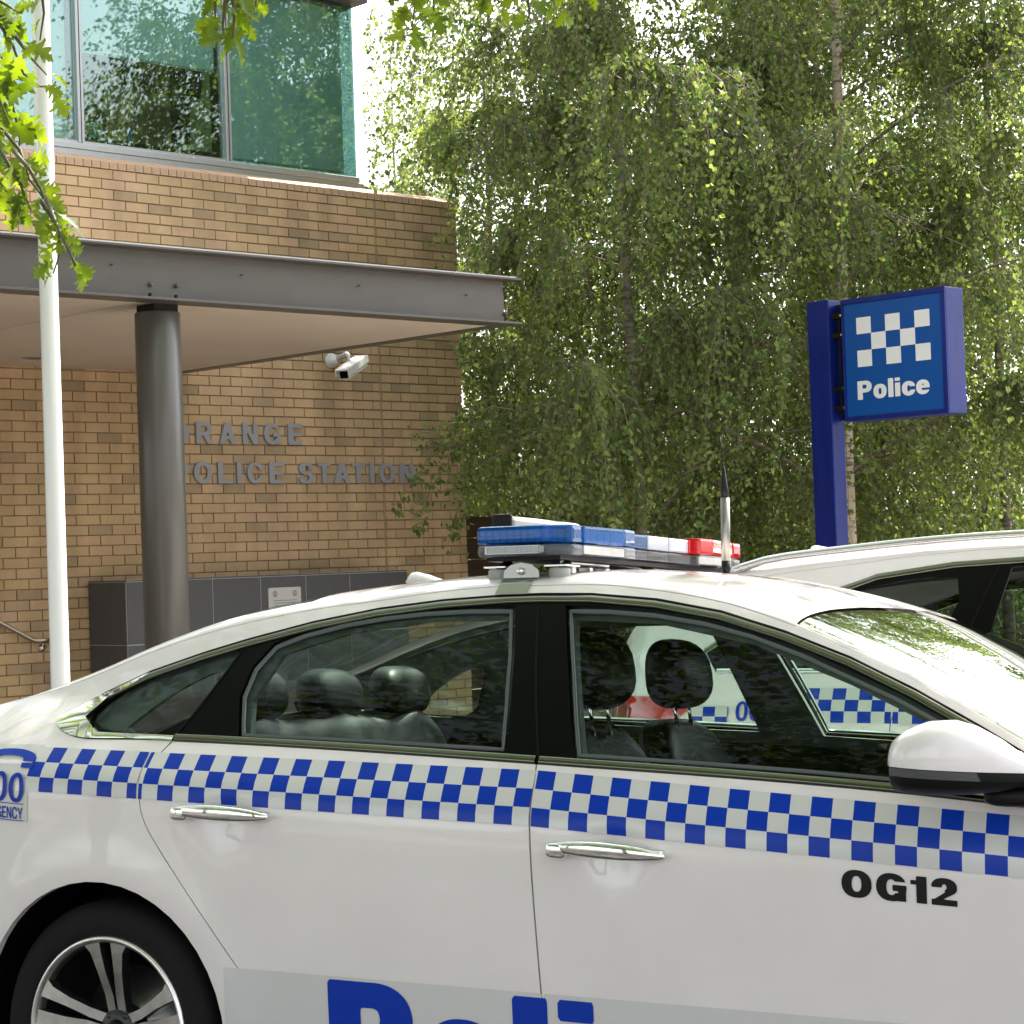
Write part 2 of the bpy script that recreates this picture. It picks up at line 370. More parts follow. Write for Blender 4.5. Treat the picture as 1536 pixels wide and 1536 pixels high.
def smooth_poly(pts, it=2, closed=True):
    P = [np.asarray(p, float) for p in pts]
    for _ in range(it):
        Q = []; n = len(P)
        for i in range(n if closed else n-1):
            a, b = P[i], P[(i+1) % n]; Q += [a*.75+b*.25, a*.25+b*.75]
        if not closed: Q = [P[0]]+Q[1:-1]+[P[-1]]
        P = Q
    return P
def inside(poly, pts):
    poly = np.asarray(poly); pts = np.asarray(pts); x, y = pts[:, 0], pts[:, 1]; c = np.zeros(len(pts), bool); n = len(poly); j = n-1
    for i in range(n):
        xi, yi = poly[i]; xj, yj = poly[j]
        cond = ((yi > y) != (yj > y))
        with np.errstate(divide='ignore', invalid='ignore'): xx = (xj-xi)*(y-yi)/(yj-yi)+xi
        c ^= cond & (x < xx); j = i
    return c
def cdt(outline, holes=(), step=.05, bstep=.025):
    rings = [resample(outline, bstep)]+[resample(h, bstep) for h in holes]
    vs = []; es = []; bidx = []
    for r in rings:
        o = len(vs); vs += [tuple(p) for p in r]; es += [(o+i, o+(i+1) % len(r)) for i in range(len(r))]; bidx.append((o, len(r)))
    A = np.asarray(rings[0]); x0, y0 = A.min(0); x1, y1 = A.max(0)
    gx, gy = np.meshgrid(np.arange(x0+step/2, x1, step), np.arange(y0+step/2, y1, step)); gx = gx+(np.arange(gx.shape[0]) % 2)[:, None]*step*.5
    gp = np.stack([gx.ravel(), gy.ravel()], -1)
    if len(gp):
        ok = inside(A, gp)
        for h in rings[1:]: ok &= ~inside(np.asarray(h), gp)
        gp = gp[ok]
        allb = np.concatenate([np.asarray(r) for r in rings])
        if len(gp):
            d = np.full(len(gp), 9.)
            for i in range(0, len(allb), 200): d = np.minimum(d, np.sqrt(((gp[:, None, :]-allb[None, i:i+200, :])**2).sum(-1)).min(1))
            gp = gp[d > step*.45]
        vs += [tuple(p) for p in gp]
    ov, oe, of, *_ = delaunay_2d_cdt([Vector(v) for v in vs], es, [], 0, 1e-6)
    P = np.array([(v.x, v.y) for v in ov]); F = np.array([f for f in of if len(f) == 3])
    c = P[F].mean(1); ok = inside(A, c)
    for h in rings[1:]: ok &= ~inside(np.asarray(h), c)
    F = F[ok]
    ar = (P[F[:, 1]]-P[F[:, 0]]); br = (P[F[:, 2]]-P[F[:, 0]]); s = ar[:, 0]*br[:, 1]-ar[:, 1]*br[:, 0]
    F[s < 0] = F[s < 0][:, ::-1]
    return P, F, rings
def side_panel(S, name, outline, m, parent, side=-1, holes=(), off=0., step=.06, bstep=.03, rim=.02, fn=None):
    P, F, rings = cdt(outline, holes, step, bstep)
    f3 = fn or (lambda a: S.P(a[:, 0], a[:, 1], side, off)); V = f3(P); N = S.n_side(P[:, 0], P[:, 1], side)
    F3 = F if side < 0 else F[:, ::-1]
    faces = [tuple(f) for f in F3]; V = list(V); NN = list(N)
    if rim:
        cnt = {}
        for f in faces:
            for i in range(3): cnt[(f[i], f[(i+1) % 3])] = 1
        for (a, b) in list(cnt):
            if (b, a) not in cnt:
                base = len(V); inn = np.array([0, -side*rim, 0])
                V += [V[a], V[b], V[b]+inn, V[a]+inn]
                nr = np.cross(V[b]-V[a], inn); nr = -nr/(np.linalg.norm(nr)+1e-9)
                NN += [nr]*4; faces.append((base+1, base, base+3, base+2))
    me = mesh(name, V, faces, True); me.normals_split_custom_set_from_vertices([tuple(n) for n in NN])
    return obj(name, me, m, parent)
def top_panel(S, name, xf, tf, m, parent, nx=24, ntt=24, off=0.):
    """xf(u,t)->x ; tf(u)->(t0,t1)"""
    V = []; F = []
    u = np.linspace(0, 1, nx+1); v = np.linspace(0, 1, ntt+1)
    for i in range(nx+1):
        for j in range(ntt+1):
            t0, t1 = tf(u[i]); t = t0+(t1-t0)*v[j]; V.append((xf(u[i], t), t))
    A = np.array(V); Q = S.T(A[:, 0], A[:, 1])
    e = 2e-3; dx = S.T(A[:, 0]+e, A[:, 1])-S.T(A[:, 0]-e, A[:, 1]); tt = np.clip(A[:, 1], e, 2-e); dt = S.T(A[:, 0], np.minimum(tt+e, 2))-S.T(A[:, 0], np.maximum(tt-e, 0))
    n = np.cross(dx, dt); n /= np.linalg.norm(n, axis=1, keepdims=True)+1e-12
    Q = Q+n*off
    for i in range(nx):
        for j in range(ntt): a = i*(ntt+1)+j; F.append((a, a+ntt+1, a+ntt+2, a+1))
    me = mesh(name, Q, F, True); me.normals_split_custom_set_from_vertices([tuple(x) for x in n])
    return obj(name, me, m, parent)
def car_root(name, off_s, off_y, label):
    P = road_pt(off_s, off_y)
    e = empty(name, P, 0, label, 'car')
    fwd, lf, uz = car_dir, LY, LZ
    e.matrix_world = Matrix(((fwd[0], lf[0], uz[0], P[0]), (fwd[1], lf[1], uz[1], P[1]), (fwd[2], lf[2], uz[2], P[2]), (0, 0, 0, 1)))
    return e
def car_px(px, py, yl, org=None):
    o = ORI if org is None else org; d = ray(px, py); t = ((o-CAM)@LY+yl)/(d@LY); P = CAM+t*d-o
    return np.array([P@car_dir, P@LY, P@LZ])
def px_side(S, px, py, org=None):
    y = -.88
    for _ in range(12):
        c = car_px(px, py, y, org); y = .5*y+.5*float(-S.w(c[0], c[2]))
    return (c[0], c[2])
def grid_decal(S, name, quad_cols, m, parent, side=-1, off=.0015, sub=3):
    """quad_cols: list of (x0,x1,z00,z01,z10,z11,mi)  -- z at x0 bottom/top, x1 bottom/top"""
    V = []; F = []; MI = []
    for (x0, x1, a0, b0, a1, b1, mi) in quad_cols:
        o = len(V)
        for i in range(sub+1):
            u = i/sub
            for j in range(sub+1):
                v = j/sub; V.append((x0+(x1-x0)*u, (a0*(1-u)+a1*u)*(1-v)+(b0*(1-u)+b1*u)*v))
        for i in range(sub):
            for j in range(sub):
                a = o+i*(sub+1)+j; f = (a, a+sub+1, a+sub+2, a+1); F.append(f if side < 0 else f[::-1]); MI.append(mi)
    A = np.array(V); Q = S.P(A[:, 0], A[:, 1], side, off); N = S.n_side(A[:, 0], A[:, 1], side)
    me = mesh(name, Q, F, True); me.normals_split_custom_set_from_vertices([tuple(x) for x in N])
    o = obj(name, me, m, parent); me.polygons.foreach_set('material_index', MI); return o
# ---- grotesque lettering drawn from implicit shapes, contoured on a grid
def _rect(x0, x1, y0, y1): return lambda x, y: np.minimum(np.minimum(x-x0, x1-x), np.minimum(y-y0, y1-y))
def _ell(cx, cy, rx, ry, p=2.25):
    return lambda x, y: (1-(np.abs((x-cx)/rx)**p+np.abs((y-cy)/ry)**p)**(1/p))*min(rx, ry)
def _or(*f): return lambda x, y: np.maximum.reduce([g(x, y) for g in f])
def _sub(a, *b): return lambda x, y: np.minimum.reduce([a(x, y)]+[-g(x, y) for g in b])
def _poly(*P):
    A = sum(P[i][0]*P[(i+1) % len(P)][1]-P[(i+1) % len(P)][0]*P[i][1] for i in range(len(P))); P = P if A > 0 else P[::-1]
    def f(x, y):
        r = None
        for i in range(len(P)):
            (ax, ay), (bx, by) = P[i], P[(i+1) % len(P)]; l = math.hypot(bx-ax, by-ay); d = ((bx-ax)*(y-ay)-(by-ay)*(x-ax))/l; r = d if r is None else np.minimum(r, d)
        return r
    return f
def glyph(c, t):
    h = t*.84
    ring = lambda cx, cy, rx, ry: _sub(_ell(cx, cy, rx, ry), _ell(cx, cy, rx-t, ry-h))
    if c in 'O0':
        rx = .40 if c == 'O' else .30; return 2*rx, ring(rx, .5, rx, .52)
    if c == 'C': return .76, _or(_sub(ring(.40, .5, .40, .52), _poly((.42, .5), (.95, .73), (.95, .27)), _rect(.55, 1, .36, .64)))
    if c == 'G': return .78, _or(_sub(ring(.40, .5, .40, .52), _rect(.45, 1, .37+h, .72), _rect(.45, .80, .30, .45)), _rect(.43, .78, .37, .37+h), _rect(.78-t*.75, .78, 0, .50))
    if c == 'P': return .70, _or(_rect(0, t, 0, 1), _sub(_or(_rect(0, .38, .37, 1), _ell(.38, .685, .32, .315)), _or(_rect(t, .38, .37+h, 1-h), _ell(.38, .685, .32-t, .315-h))))
    if c == 'R': return .74, _or(glyph('P', t)[1], _poly((.30, .42), (.30+t*1.1, .42), (.74, 0), (.74-t*1.15, 0)))
    if c == 'E': return .62, _or(_rect(0, t, 0, 1), _rect(0, .62, 0, h), _rect(0, .62, 1-h, 1), _rect(0, .57, .5-h/2, .5+h/2))
    if c == 'L': return .58, _or(_rect(0, t, 0, 1), _rect(0, .58, 0, h))
    if c == 'I': return t, _rect(0, t, 0, 1)
    if c == 'T': return .66, _or(_rect(.33-t/2, .33+t/2, 0, 1), _rect(0, .66, 1-h, 1))
    if c == 'H': return .72, _or(_rect(0, t, 0, 1), _rect(.72-t, .72, 0, 1), _rect(0, .72, .5-h/2, .5+h/2))
    if c == 'N': return .72, _or(_rect(0, t, 0, 1), _rect(.72-t, .72, 0, 1), _poly((0, 1), (t*1.05, 1), (.72, 0), (.72-t*1.05, 0)))
    if c == 'M': return .84, _or(_rect(0, t, 0, 1), _rect(.84-t, .84, 0, 1), _poly((0, 1), (t*1.1, 1), (.42+t*.45, 0), (.42-t*.45, 0)), _poly((.84, 1), (.84-t*1.1, 1), (.42-t*.45, 0), (.42+t*.45, 0)))
    if c == 'A': return .76, _or(_poly((0, 0), (t*1.08, 0), (.38+t*.5, 1), (.38-t*.5, 1)), _poly((.76, 0), (.76-t*1.08, 0), (.38-t*.5, 1), (.38+t*.5, 1)), _rect(.18, .58, .21, .21+h))
    if c == 'Y': return .74, _or(_rect(.37-t/2, .37+t/2, 0, .45), _poly((0, 1), (t*1.1, 1), (.37+t*.5, .38), (.37-t*.5, .38)), _poly((.74, 1), (.74-t*1.1, 1), (.37-t*.5, .38), (.37+t*.5, .38)))
    if c == 'S':
        r1 = .23+h/2; return .68, _or(_sub(ring(.34, .75, .32, r1+.02), _rect(.34, 1, .0, .70)), _sub(ring(.34, .25, .34, r1+.02), _rect(-1, .34, .30, 1)), _rect(.33, .35, .5-h/2, .5+h/2))
    if c == '1': return .42, _or(_rect(.42-t, .42, 0, 1), _rect(0, .42, .68, .68+h*.72), _poly((.12, .70), (.42, .70), (.42, 1), (.27, 1), (.20, .86)))
    if c == '2': return .66, _or(_sub(ring(.33, .68, .33, .335), _rect(-1, .335, .2, .66), _rect(-1, 2, 0, .52)), _rect(0, .66, 0, h), _poly((.66, .60), (.42, .56), (.05, .20), (0, 0), (.26, h*.9), (.58, .42)))
    if c == 'o': return .64, ring(.32, .37, .32, .385)
    if c == 'c': return .60, _sub(ring(.32, .37, .32, .385), _rect(.40, 1, .28, .46), _poly((.34, .37), (.9, .55), (.9, .19)))
    if c == 'e': return .64, _or(_sub(ring(.32, .37, .32, .385), _rect(.36, 1, .205, .32)), _rect(t*.6, .62, .32, .32+h*.75))
    if c == 'l': return t, _rect(0, t, 0, 1)
    if c == 'i': return t, _or(_rect(0, t, 0, .73), _rect(0, t, .82, 1))
    return .3, lambda x, y: x*0-1
def glyph_bm(txt, cap=1., t=.22, gap=.09, cell=.03):
    bm = bmesh.new(); X = 0.
    for c in txt:
        wd, f = glyph(c, t); nx, ny = int((wd+.1)/cell)+2, int(1.12/cell)+2
        gx = -.04+np.arange(nx)*cell; gy = -.05+np.arange(ny)*cell; XX, YY = np.meshgrid(gx, gy, indexing='ij'); val = f(XX, YY); cache = {}
        def vert(x, y):
            k = (round(x, 4), round(y, 4))
            if k not in cache: cache[k] = bm.verts.new(((X+x)*cap, y*cap, 0))
            return cache[k]
        for i in range(nx-1):
            for j in range(ny-1):
                cs = ((i, j), (i+1, j), (i+1, j+1), (i, j+1)); vs = [val[q] for q in cs]
                if max(vs) <= 0: continue
                out = []
                for k in range(4):
                    (a, b), (c2, d2) = cs[k], cs[(k+1) % 4]; va, vb = vs[k], vs[(k+1) % 4]
                    if va > 0: out.append(vert(gx[a], gy[b]))
                    if (va > 0) != (vb > 0):
                        s = va/(va-vb); s = min(max(s, .02), .98); out.append(vert(gx[a]+(gx[c2]-gx[a])*s, gy[b]+(gy[d2]-gy[b])*s))
                o2 = []
                for v in out:
                    if v not in o2: o2.append(v)
                if len(o2) > 2:
                    try: bm.faces.new(o2)
                    except ValueError: pass
        X += wd+gap
    return bm
def fit_width(bm, width):
    x0 = min(v.co.x for v in bm.verts); x1 = max(v.co.x for v in bm.verts); k = width/(x1-x0)
    for v in bm.verts: v.co.x = (v.co.x-x0)*k
    return bm
def text_on_side(S, name, bm, x, z, slope, m, parent, side=-1, off=.002, maxe=.03, rtl=False):
    """near side: text reads from the rear (left) to the front (right)"""
    bmesh.ops.triangulate(bm, faces=bm.faces[:])
    for _ in range(3):
        es = [e for e in bm.edges if e.calc_length() > maxe]
        if not es: break
        bmesh.ops.subdivide_edges(bm, edges=es, cuts=1); bmesh.ops.triangulate(bm, faces=bm.faces[:])
    for f in bm.faces:
        if f.normal.z < 0: f.normal_flip()
    bm.verts.ensure_lookup_table()
    A = np.array([(v.co.x, v.co.y) for v in bm.verts]); X = x+A[:, 0]; Z = z+A[:, 1]+slope*A[:, 0]
    Q = S.P(X, Z, side, off); N = S.n_side(X, Z, side)
    for v, q in zip(bm.verts, Q): v.co = q
    me = bpy.data.meshes.new(name); bm.to_mesh(me); bm.free(); me.shade_smooth(); me.normals_split_custom_set_from_vertices([tuple(n) for n in N])
    return obj(name, me, m, parent)
def ribbon(S, name, line, width, m, parent, side=-1, off=.004, thick=.004, closed=False):
    """raised moulding along a line on the side surface"""
    L_ = resample(line, .03, closed); n = len(L_); V = []; F = []; up = []
    for i in range(n):
        d = L_[min(i+1, n-1)]-L_[max(i-1, 0)]
        if closed: d = L_[(i+1) % n]-L_[i-1]
        d = d/(np.linalg.norm(d)+1e-9); up.append(np.array([-d[1], d[0]]))
    prof = ((-.5, -thick), (-.5, off*.3), (-.3, off), (.3, off), (.5, off*.3), (.5, -thick))
    A = []; O = []
    for i in range(n):
        for a, h in prof: A.append(L_[i]+up[i]*a*width); O.append(h)
    A = np.array(A); O = np.array(O)[:, None]; N = S.n_side(A[:, 0], A[:, 1], side); Q = S.P(A[:, 0], A[:, 1], side)+N*O
    k = len(prof)
    for i in range(n if closed else n-1):
        for j in range(k-1):
            a = i*k+j; b = ((i+1) % n)*k+j; f = (a, b, b+1, a+1); F.append(f if side < 0 else f[::-1])
    me = mesh(name, Q, F, True); return obj(name, me, m, parent)
def superbox(name, c, h, m, parent, p=3.2, nu=20, nv=14, bend=None, rot=None):
    """rounded cushion-like solid"""
    V = []; F = []
    def sp(v, e): return math.copysign(abs(v)**(2/e), v)
    for i in range(nv+1):
        ph = -math.pi/2+math.pi*i/nv
        for j in range(nu):
            th = 2*math.pi*j/nu; q = np.array([sp(math.cos(ph), p)*sp(math.cos(th), p), sp(math.cos(ph), p)*sp(math.sin(th), p), sp(math.sin(ph), p)])*h
            if bend: q = np.array(bend(q))
            V.append(q)
    for i in range(nv):
        for j in range(nu): a = i*nu+j; b = i*nu+(j+1) % nu; F.append((a, b, b+nu, a+nu))
    V = np.array(V)
    if rot is not None:
        c_, s_ = math.cos(rot), math.sin(rot); V = np.stack([V[:, 0]*c_+V[:, 2]*s_, V[:, 1], -V[:, 0]*s_+V[:, 2]*c_], -1)
    return obj(name, mesh(name, V+np.array(c), F, True), m, parent)
def wheel(parent, x, side, yf, rot=0, r=.3345):
    """side -1 = near side; outer face at |y| = yf"""
    n0 = yf
    t = lathe_mesh('tyre', [(.238, -.02), (.246, -.004), (.262, .002), (.295, .003), (.318, -.006), (.330, -.022), (r, -.05), (r, -.19), (.322, -.215), (.29, -.23), (.245, -.225)], 64, 'y')
    # local: outer face toward +h ; map h -> y
    def place(me):
        for v in me.vertices: v.co.y = side*(n0+v.co.y)
        if side < 0:
            pass
        else: me.flip_normals()
        for v in me.vertices: v.co.x += x; v.co.z += r
        return me
    w_ = obj('tyre', place(t), MT['rubber'], parent)
    rim = lathe_mesh('rim', [(.246, -.006), (.243, .002), (.236, .004), (.228, -.004), (.224, -.03), (.222, -.2)], 64, 'y')
    ro = obj('rim', place(rim), MT['alloy'], w_)
    inner = lathe_mesh('rim_barrel', [(.2235, -.03), (.215, -.06), (.2, -.2), (.0, -.2)], 48, 'y')
    obj('rim_barrel', place(inner), MT['blackm'], w_)
    disc = lathe_mesh('brake_disc', [(0, -.10), (.07, -.10), (.075, -.125), (.155, -.125), (.155, -.15)], 40, 'y'); obj('brake_disc', place(disc), mat_disc, w_)
    # five double spokes
    bm = bmesh.new()
    for k in range(5):
        A = rot+math.pi/2+k*2*math.pi/5
        for sg in (-1, 1):
            prof = [(.045, .016, -.050), (.09, .017, -.040), (.15, .026, -.022), (.20, .034, -.010), (.229, .046, -.004)]
            rows = []
            for (rr, of, hh) in prof:
                wd = .0125 if rr < .19 else (.017 if rr < .21 else .028); ring = []
                for (dx, dh) in ((-wd, -.03), (-wd, 0), (wd, 0), (wd, -.03)):
                    tx = sg*of+dx; X = rr*math.cos(A)-tx*math.sin(A); Z = rr*math.sin(A)+tx*math.cos(A)
                    ring.append(bm.verts.new((X, hh+dh, Z)))
                rows.append(ring)
            for i in range(len(rows)-1):
                for j in range(3):
                    f = bm.faces.new((rows[i][j], rows[i][j+1], rows[i+1][j+1], rows[i+1][j])); f.material_index = 0 if j == 1 else 1
    bmesh.ops.recalc_face_normals(bm, faces=bm.faces[:])
    sm = bpy.data.meshes.new('spokes'); bm.to_mesh(sm); bm.free(); place(sm); obj('spokes', sm, [MT['alloy'], MT['gun']], w_)
    hub = lathe_mesh('hub', [(0, -.045), (.03, -.045), (.052, -.048), (.06, -.06), (.06, -.1)], 32, 'y'); obj('hub', place(hub), MT['gun'], w_)
    cap = lathe_mesh('centre_cap', [(0, -.040), (.022, -.040), (.027, -.043), (.028, -.05)], 28, 'y'); obj('centre_cap', place(cap), MT['black'], w_)
    for k in range(5):
        A = rot+math.pi/2+(k+.5)*2*math.pi/5
        nu_ = lathe_mesh('wheel_nut', [(0, -.046), (.007, -.046), (.009, -.05), (.009, -.07)], 8, 'y')
        for v in nu_.vertices: v.co.x += .042*math.cos(A); v.co.z += .042*math.sin(A)
        obj('wheel_nut', place(nu_), MT['gun'], w_)
    bm = glyph_bm('H', .016, .2); A_ = np.array([(v.co.x, v.co.y) for v in bm.verts]); cx = A_.mean(0)
    for v in bm.verts: v.co = Vector((x+(v.co.x-cx[0])+(v.co.y-cx[1])*.35, side*(n0-.0385), r+v.co.y-cx[1]))
    obj('cap_emblem', bm, MT['chrome'], w_)
    return w_
mat_disc = mat('brake_disc_steel', (.3, .3, .3), .35, metal=1)
MT['footgrey'] = mat('grey_rubber', (.30, .30, .28), .5)
MT['strap'] = mat('anodised_strap', (.34, .34, .31), .28, metal=.85)
MT['alloy2'] = mat('brushed_steel', (.26, .25, .23), .4, metal=1)
MT['signgrey'] = mat('grey_sign_case', (.22, .22, .21), .35, metal=.5)
MT['tail'] = mat('red_tail_lamp', (.42, .01, .012), .1, coat=1)
MT['tail2'] = mat('dark_tail_lamp', (.16, .02, .02), .1, coat=1)
MT['railm'] = mat('silver_rail', (.6, .6, .59), .25, metal=1)
MT['reflb'] = MT['alloy']; MT['reflr'] = MT['alloy']

# ------------------------------------------------------------------ near car: the patrol sedan
SED = Shape(
    belt=([-1.1, -.3, .19, 1.23, 2.36, 2.8, 3.8], [1.04, 1.086, 1.076, 1.034, .962, .905, .62]),
    crease=([-1.1, -.23, 1.24, 2.32, 2.8, 3.8], [.985, .990, .922, .872, .84, .56]),
    shoulder=([-1.1, -.1, .5, 1.2, 2.3, 3.8], [1.0, .95, .72, .46, .36, .3]),
    rail=([-1.1, -.9, -.6, -.234, .044, .323, .5, .675, .853, 1.03, 1.25, 1.42, 1.6, 1.77, 1.93, 2.1, 2.25, 2.4, 2.56, 2.8, 3.3, 3.78],
          [1.0, 1.085, 1.140, 1.226, 1.318, 1.383, 1.410, 1.428, 1.447, 1.456, 1.454, 1.437, 1.405, 1.355, 1.294, 1.222, 1.145, 1.062, .985, .93, .84, .62]),
    crown=([-1.1, -.8, -.5, -.2, 0, .24, .45, .6, .89, 1.2, 1.43, 1.6, 1.77, 2.02, 2.3, 2.6, 2.8, 3.3, 3.6, 3.8],
           [1.02, 1.125, 1.185, 1.285, 1.365, 1.443, 1.473, 1.487, 1.504, 1.506, 1.490, 1.460, 1.412, 1.312, 1.185, 1.055, .995, .905, .81, .63]),
    xm=1.35, hl=2.47, endp=8, wk=.928, tumble=(.50, .35), rearpinch=(.2, .12), wheels=(0, 2.805), bowls=((.40, .885), (1.455, .832)))
sed = car_root('police_sedan', 0, 0, 'white patrol sedan marked OG12 with a blue and red light bar in the foreground')
def pxs(S, L_, org=None): return [px_side(S, *q, org=org) for q in L_]
TOP = pxs(SED, [(85, 1082.6), (158, 1041), (226, 1009), (300, 983), (373, 960.6), (470.6, 934.7), (568, 915), (666, 902), (763.6, 894.6), (812, 893), (887, 893), (984, 901), (1081, 919), (1178.5, 950), (1275.7, 988.7), (1373, 1037), (1470, 1092), (1536, 1132)])+[(2.46, 1.0), (2.56, .945)]
xsT = np.array([p[0] for p in TOP]); zsT = np.array([p[1] for p in TOP])
def zbelt(x): return float(SED.zb(x))
def make_sedan(S, root):
    for side in (-1, 1):
        near = side < 0
        P_ = MT['paint']
        belt = [(x, zbelt(x)) for x in np.linspace(.182, 1.237, 16)]
        seam = pxs(S, [(255, 1114), (232, 1138), (215, 1168), (208, 1200), (213, 1228), (230, 1262), (300, 1370), (360, 1458), (415, 1536)])+[(.60, .33), (.66, .24)]
        seam = smooth_poly(seam, 1, False)
        bseam = [(1.237, zbelt(1.237)), (1.245, .80), (1.262, .5), (1.27, .24)]
        rd = belt+[(p[0], p[1]) for p in bseam[1:]]+[tuple(p) for p in seam[::-1]][:-1]
        rdo = side_panel(S, 'rear_door', inset(rd, .0022), P_, root, side)
        fb = [(x, zbelt(x)) for x in np.linspace(1.237, 2.42, 18)]
        fd = fb+[(2.43, .7), (2.40, .45), (2.38, .24)]+bseam[::-1][:-1]
        fdo = side_panel(S, 'front_door', inset(fd, .0022), P_, root, side)
        top = [(x, z) for x, z in TOP]
        rail = [(x, float(S.zr(x))) for x in np.linspace(2.62, -1.08, 90)]
        arch = [(.385*math.cos(a), .335+.385*math.sin(a)) for a in np.linspace(math.pi+.25, -.25, 26)]
        tail = [(-1.1, .9), (-1.1, .30), (-1.0, .25)]
        tip = smooth_poly(pxs(S, [(143, 1108.5), (122, 1107.5), (103, 1102), (91, 1094), (85.5, 1086), (88, 1077), (98, 1069)]), 1, False)
        body = [tuple(p) for p in belt[:1]] + [(.1, zbelt(.1))] + [tuple(q) for q in tip] + top[1:] + [(2.62, .94)] + rail[1:] + tail + arch + [(.42, .25), (.655, .25)] + [tuple(p) for p in seam[::-1]][1:]
        q = side_panel(S, 'rear_quarter_panel', inset(body, .001), P_, root, side, step=.05, bstep=.02)
        # front wing
        fw = [(2.435, zbelt(2.42)), (2.62, .935)]+[(x, float(S.zr(x))) for x in np.linspace(2.66, 3.78, 20)]+[(3.8, .5), (3.7, .25), (3.22, .25)] + \
            [(2.805+.385*math.cos(a), .335+.385*math.sin(a)) for a in np.linspace(-.25, math.pi+.25, 26)]+[(2.39, .25), (2.41, .45), (2.44, .7)]
        side_panel(S, 'front_wing', inset(fw, .002), P_, root, side)
        side_panel(S, 'sill', [(.40, .155), (.40, .236), (2.40, .236), (2.40, .155)], MT['blackm'], root, side, off=-.008)
        # black window surround with three openings
        dlo = [(.182, zbelt(.182)), (.1, zbelt(.1))] + [tuple(t) for t in tip] + top[1:] + [(x, zbelt(x)) for x in np.linspace(2.52, .19, 40)]
        gq = smooth_poly(pxs(S, [(148, 1097), (131, 1076), (163, 1048), (215, 1021), (275, 997), (320, 982), (364, 971), (345, 1000), (264, 1101)]), 1)
        gr = pxs(S, [(357, 1108), (359, 1045), (378, 1000), (412, 963), (455, 946), (519.5, 929), (580, 918.5), (641.5, 911.5), (705, 908), (773, 907.5), (771, 980), (765, 1060), (759, 1131), (560, 1118)])
        gf = pxs(S, [(860.4, 1139), (853, 1020), (848, 907), (915, 908), (984, 913.4), (1060, 926), (1130, 945), (1205, 973), (1275.7, 1005.7), (1350, 1040), (1421, 1079), (1480, 1112), (1536, 1147)])+[(2.44, .99)]+[(x, zbelt(x)+.016) for x in (2.4, 2.2, 1.9, 1.6)]
        side_panel(S, 'window_surround', inset(dlo, .003), MT['black'], root, side, holes=(gq, gr, gf), off=-.002, step=.04, rim=.022)
        for nm, g, gm in (('quarter_window', gq, MT['glass']), ('rear_door_window', gr, MT['glass']), ('front_door_window', gf, MT['glass'])):
            go = side_panel(S, nm, inset(g, -.006), gm, root, side, off=-.010, step=.07, rim=0)
        # grey run channel just inside each opening
        for nm, g in (('glass_run_channel', gr), ('glass_run_channel', gf)):
            ribbon(S, nm, [tuple(p) for p in inset(g, .012)][:], .006, MT['trim2'], root, side, off=-.006, thick=.012, closed=True)
        # mouldings
        ribbon(S, 'window_top_moulding', [(x, z-.008) for x, z in zip(xsT[1:], zsT[1:])], .017, MT['dkchrome'], root, side)
        ribbon(S, 'window_top_seal', [(x, z+.003) for x, z in zip(xsT[:], zsT[:])], .006, MT['seal'], root, side, off=.002)
        ribbon(S, 'belt_moulding', [(x, zbelt(x)+.009) for x in np.linspace(.185, 1.232, 24)], .018, MT['dkchrome'], root, side)
        ribbon(S, 'belt_moulding', [(x, zbelt(x)+.009) for x in np.linspace(1.242, 2.5, 24)], .018, MT['dkchrome'], root, side)
        cq = smooth_poly([(.175, 1.086), (.0, 1.088), (-.12, 1.094), (-.205, 1.103), (-.20, 1.118), (-.14, 1.15), (-.06, 1.19)], 2, False)
        # wide chrome corner of the quarter window
        side_panel(S, 'quarter_window_moulding', [tuple(p) for p in tip]+[TOP[1], TOP[2]] + pxs(S, [(205, 1023), (163, 1046), (129, 1076), (146, 1098.5), (262, 1104), (258, 1112)])+[(.05, zbelt(.05))], MT['chrome'], root, side, off=.004, step=.03, rim=.008)
        ribbon(S, 'door_frame_seam', [(1.243, zbelt(1.24)), (1.19, 1.2), (1.122, 1.428)], .005, MT['seal'], root, side, off=.0008)
        ribbon(S, 'door_frame_seam', [tuple(p) for p in pxs(S, [(257, 1110), (300, 1060), (345, 1000), (374, 962)])], .005, MT['seal'], root, side, off=.0008)
        # door handles
        for (door, x0, z0, x1, z1) in ((rdo, .255, .908, .543, .898), (fdo, 1.296, .852, 1.59, .837)):
            cx, cz = (x0+x1)/2, (z0+z1)/2; L2 = (x1-x0)/2; sl = math.atan2(z1-z0, x1-x0); yy = side*(float(S.w(x0+.02, cz))+.022)
            def bend(qq, L2=L2, side=side):
                k = 1-(qq[0]/L2)**2; return (qq[0], qq[1]+side*.014*k, qq[2]*(.72+.28*k)+.003*k)
            h = superbox('door_handle', (cx, yy, cz), (L2, .012, .019), MT['chrome'], door, p=2.6, nu=28, nv=14, bend=bend, rot=-sl)
            superbox('handle_end_cap', (x0+.028, yy+side*.004, cz-.001), (.026, .013, .0175), MT['chrome'], door, p=3.5, rot=-sl)
            for ex in (x0+.04, x1-.03): superbox('handle_mount', (ex, yy-side*.018, cz-.004), (.022, .02, .012), MT['chrome'], door, p=3)
            if not near: continue
            if door is fdo:
                superbox('key_lock_button', (x0+.078, yy+side*.0135, cz+.004), (.006, .004, .005), MT['blackm'], door, p=3)
    # roof, screens, lids
    xr = lambda t: .43+.06*(1-(1-t)**2)
    xw = lambda t: 1.80+.02*(1-(1-t)**2)
    P_ = MT['paint']
    top_panel(S, 'roof_panel', lambda u, t: xr(t)+(xw(t)-xr(t))*u, lambda u: (0, 2), P_, root, 40, 40)
    xe = lambda t: 2.56+.16*(1-(1-t)**2)
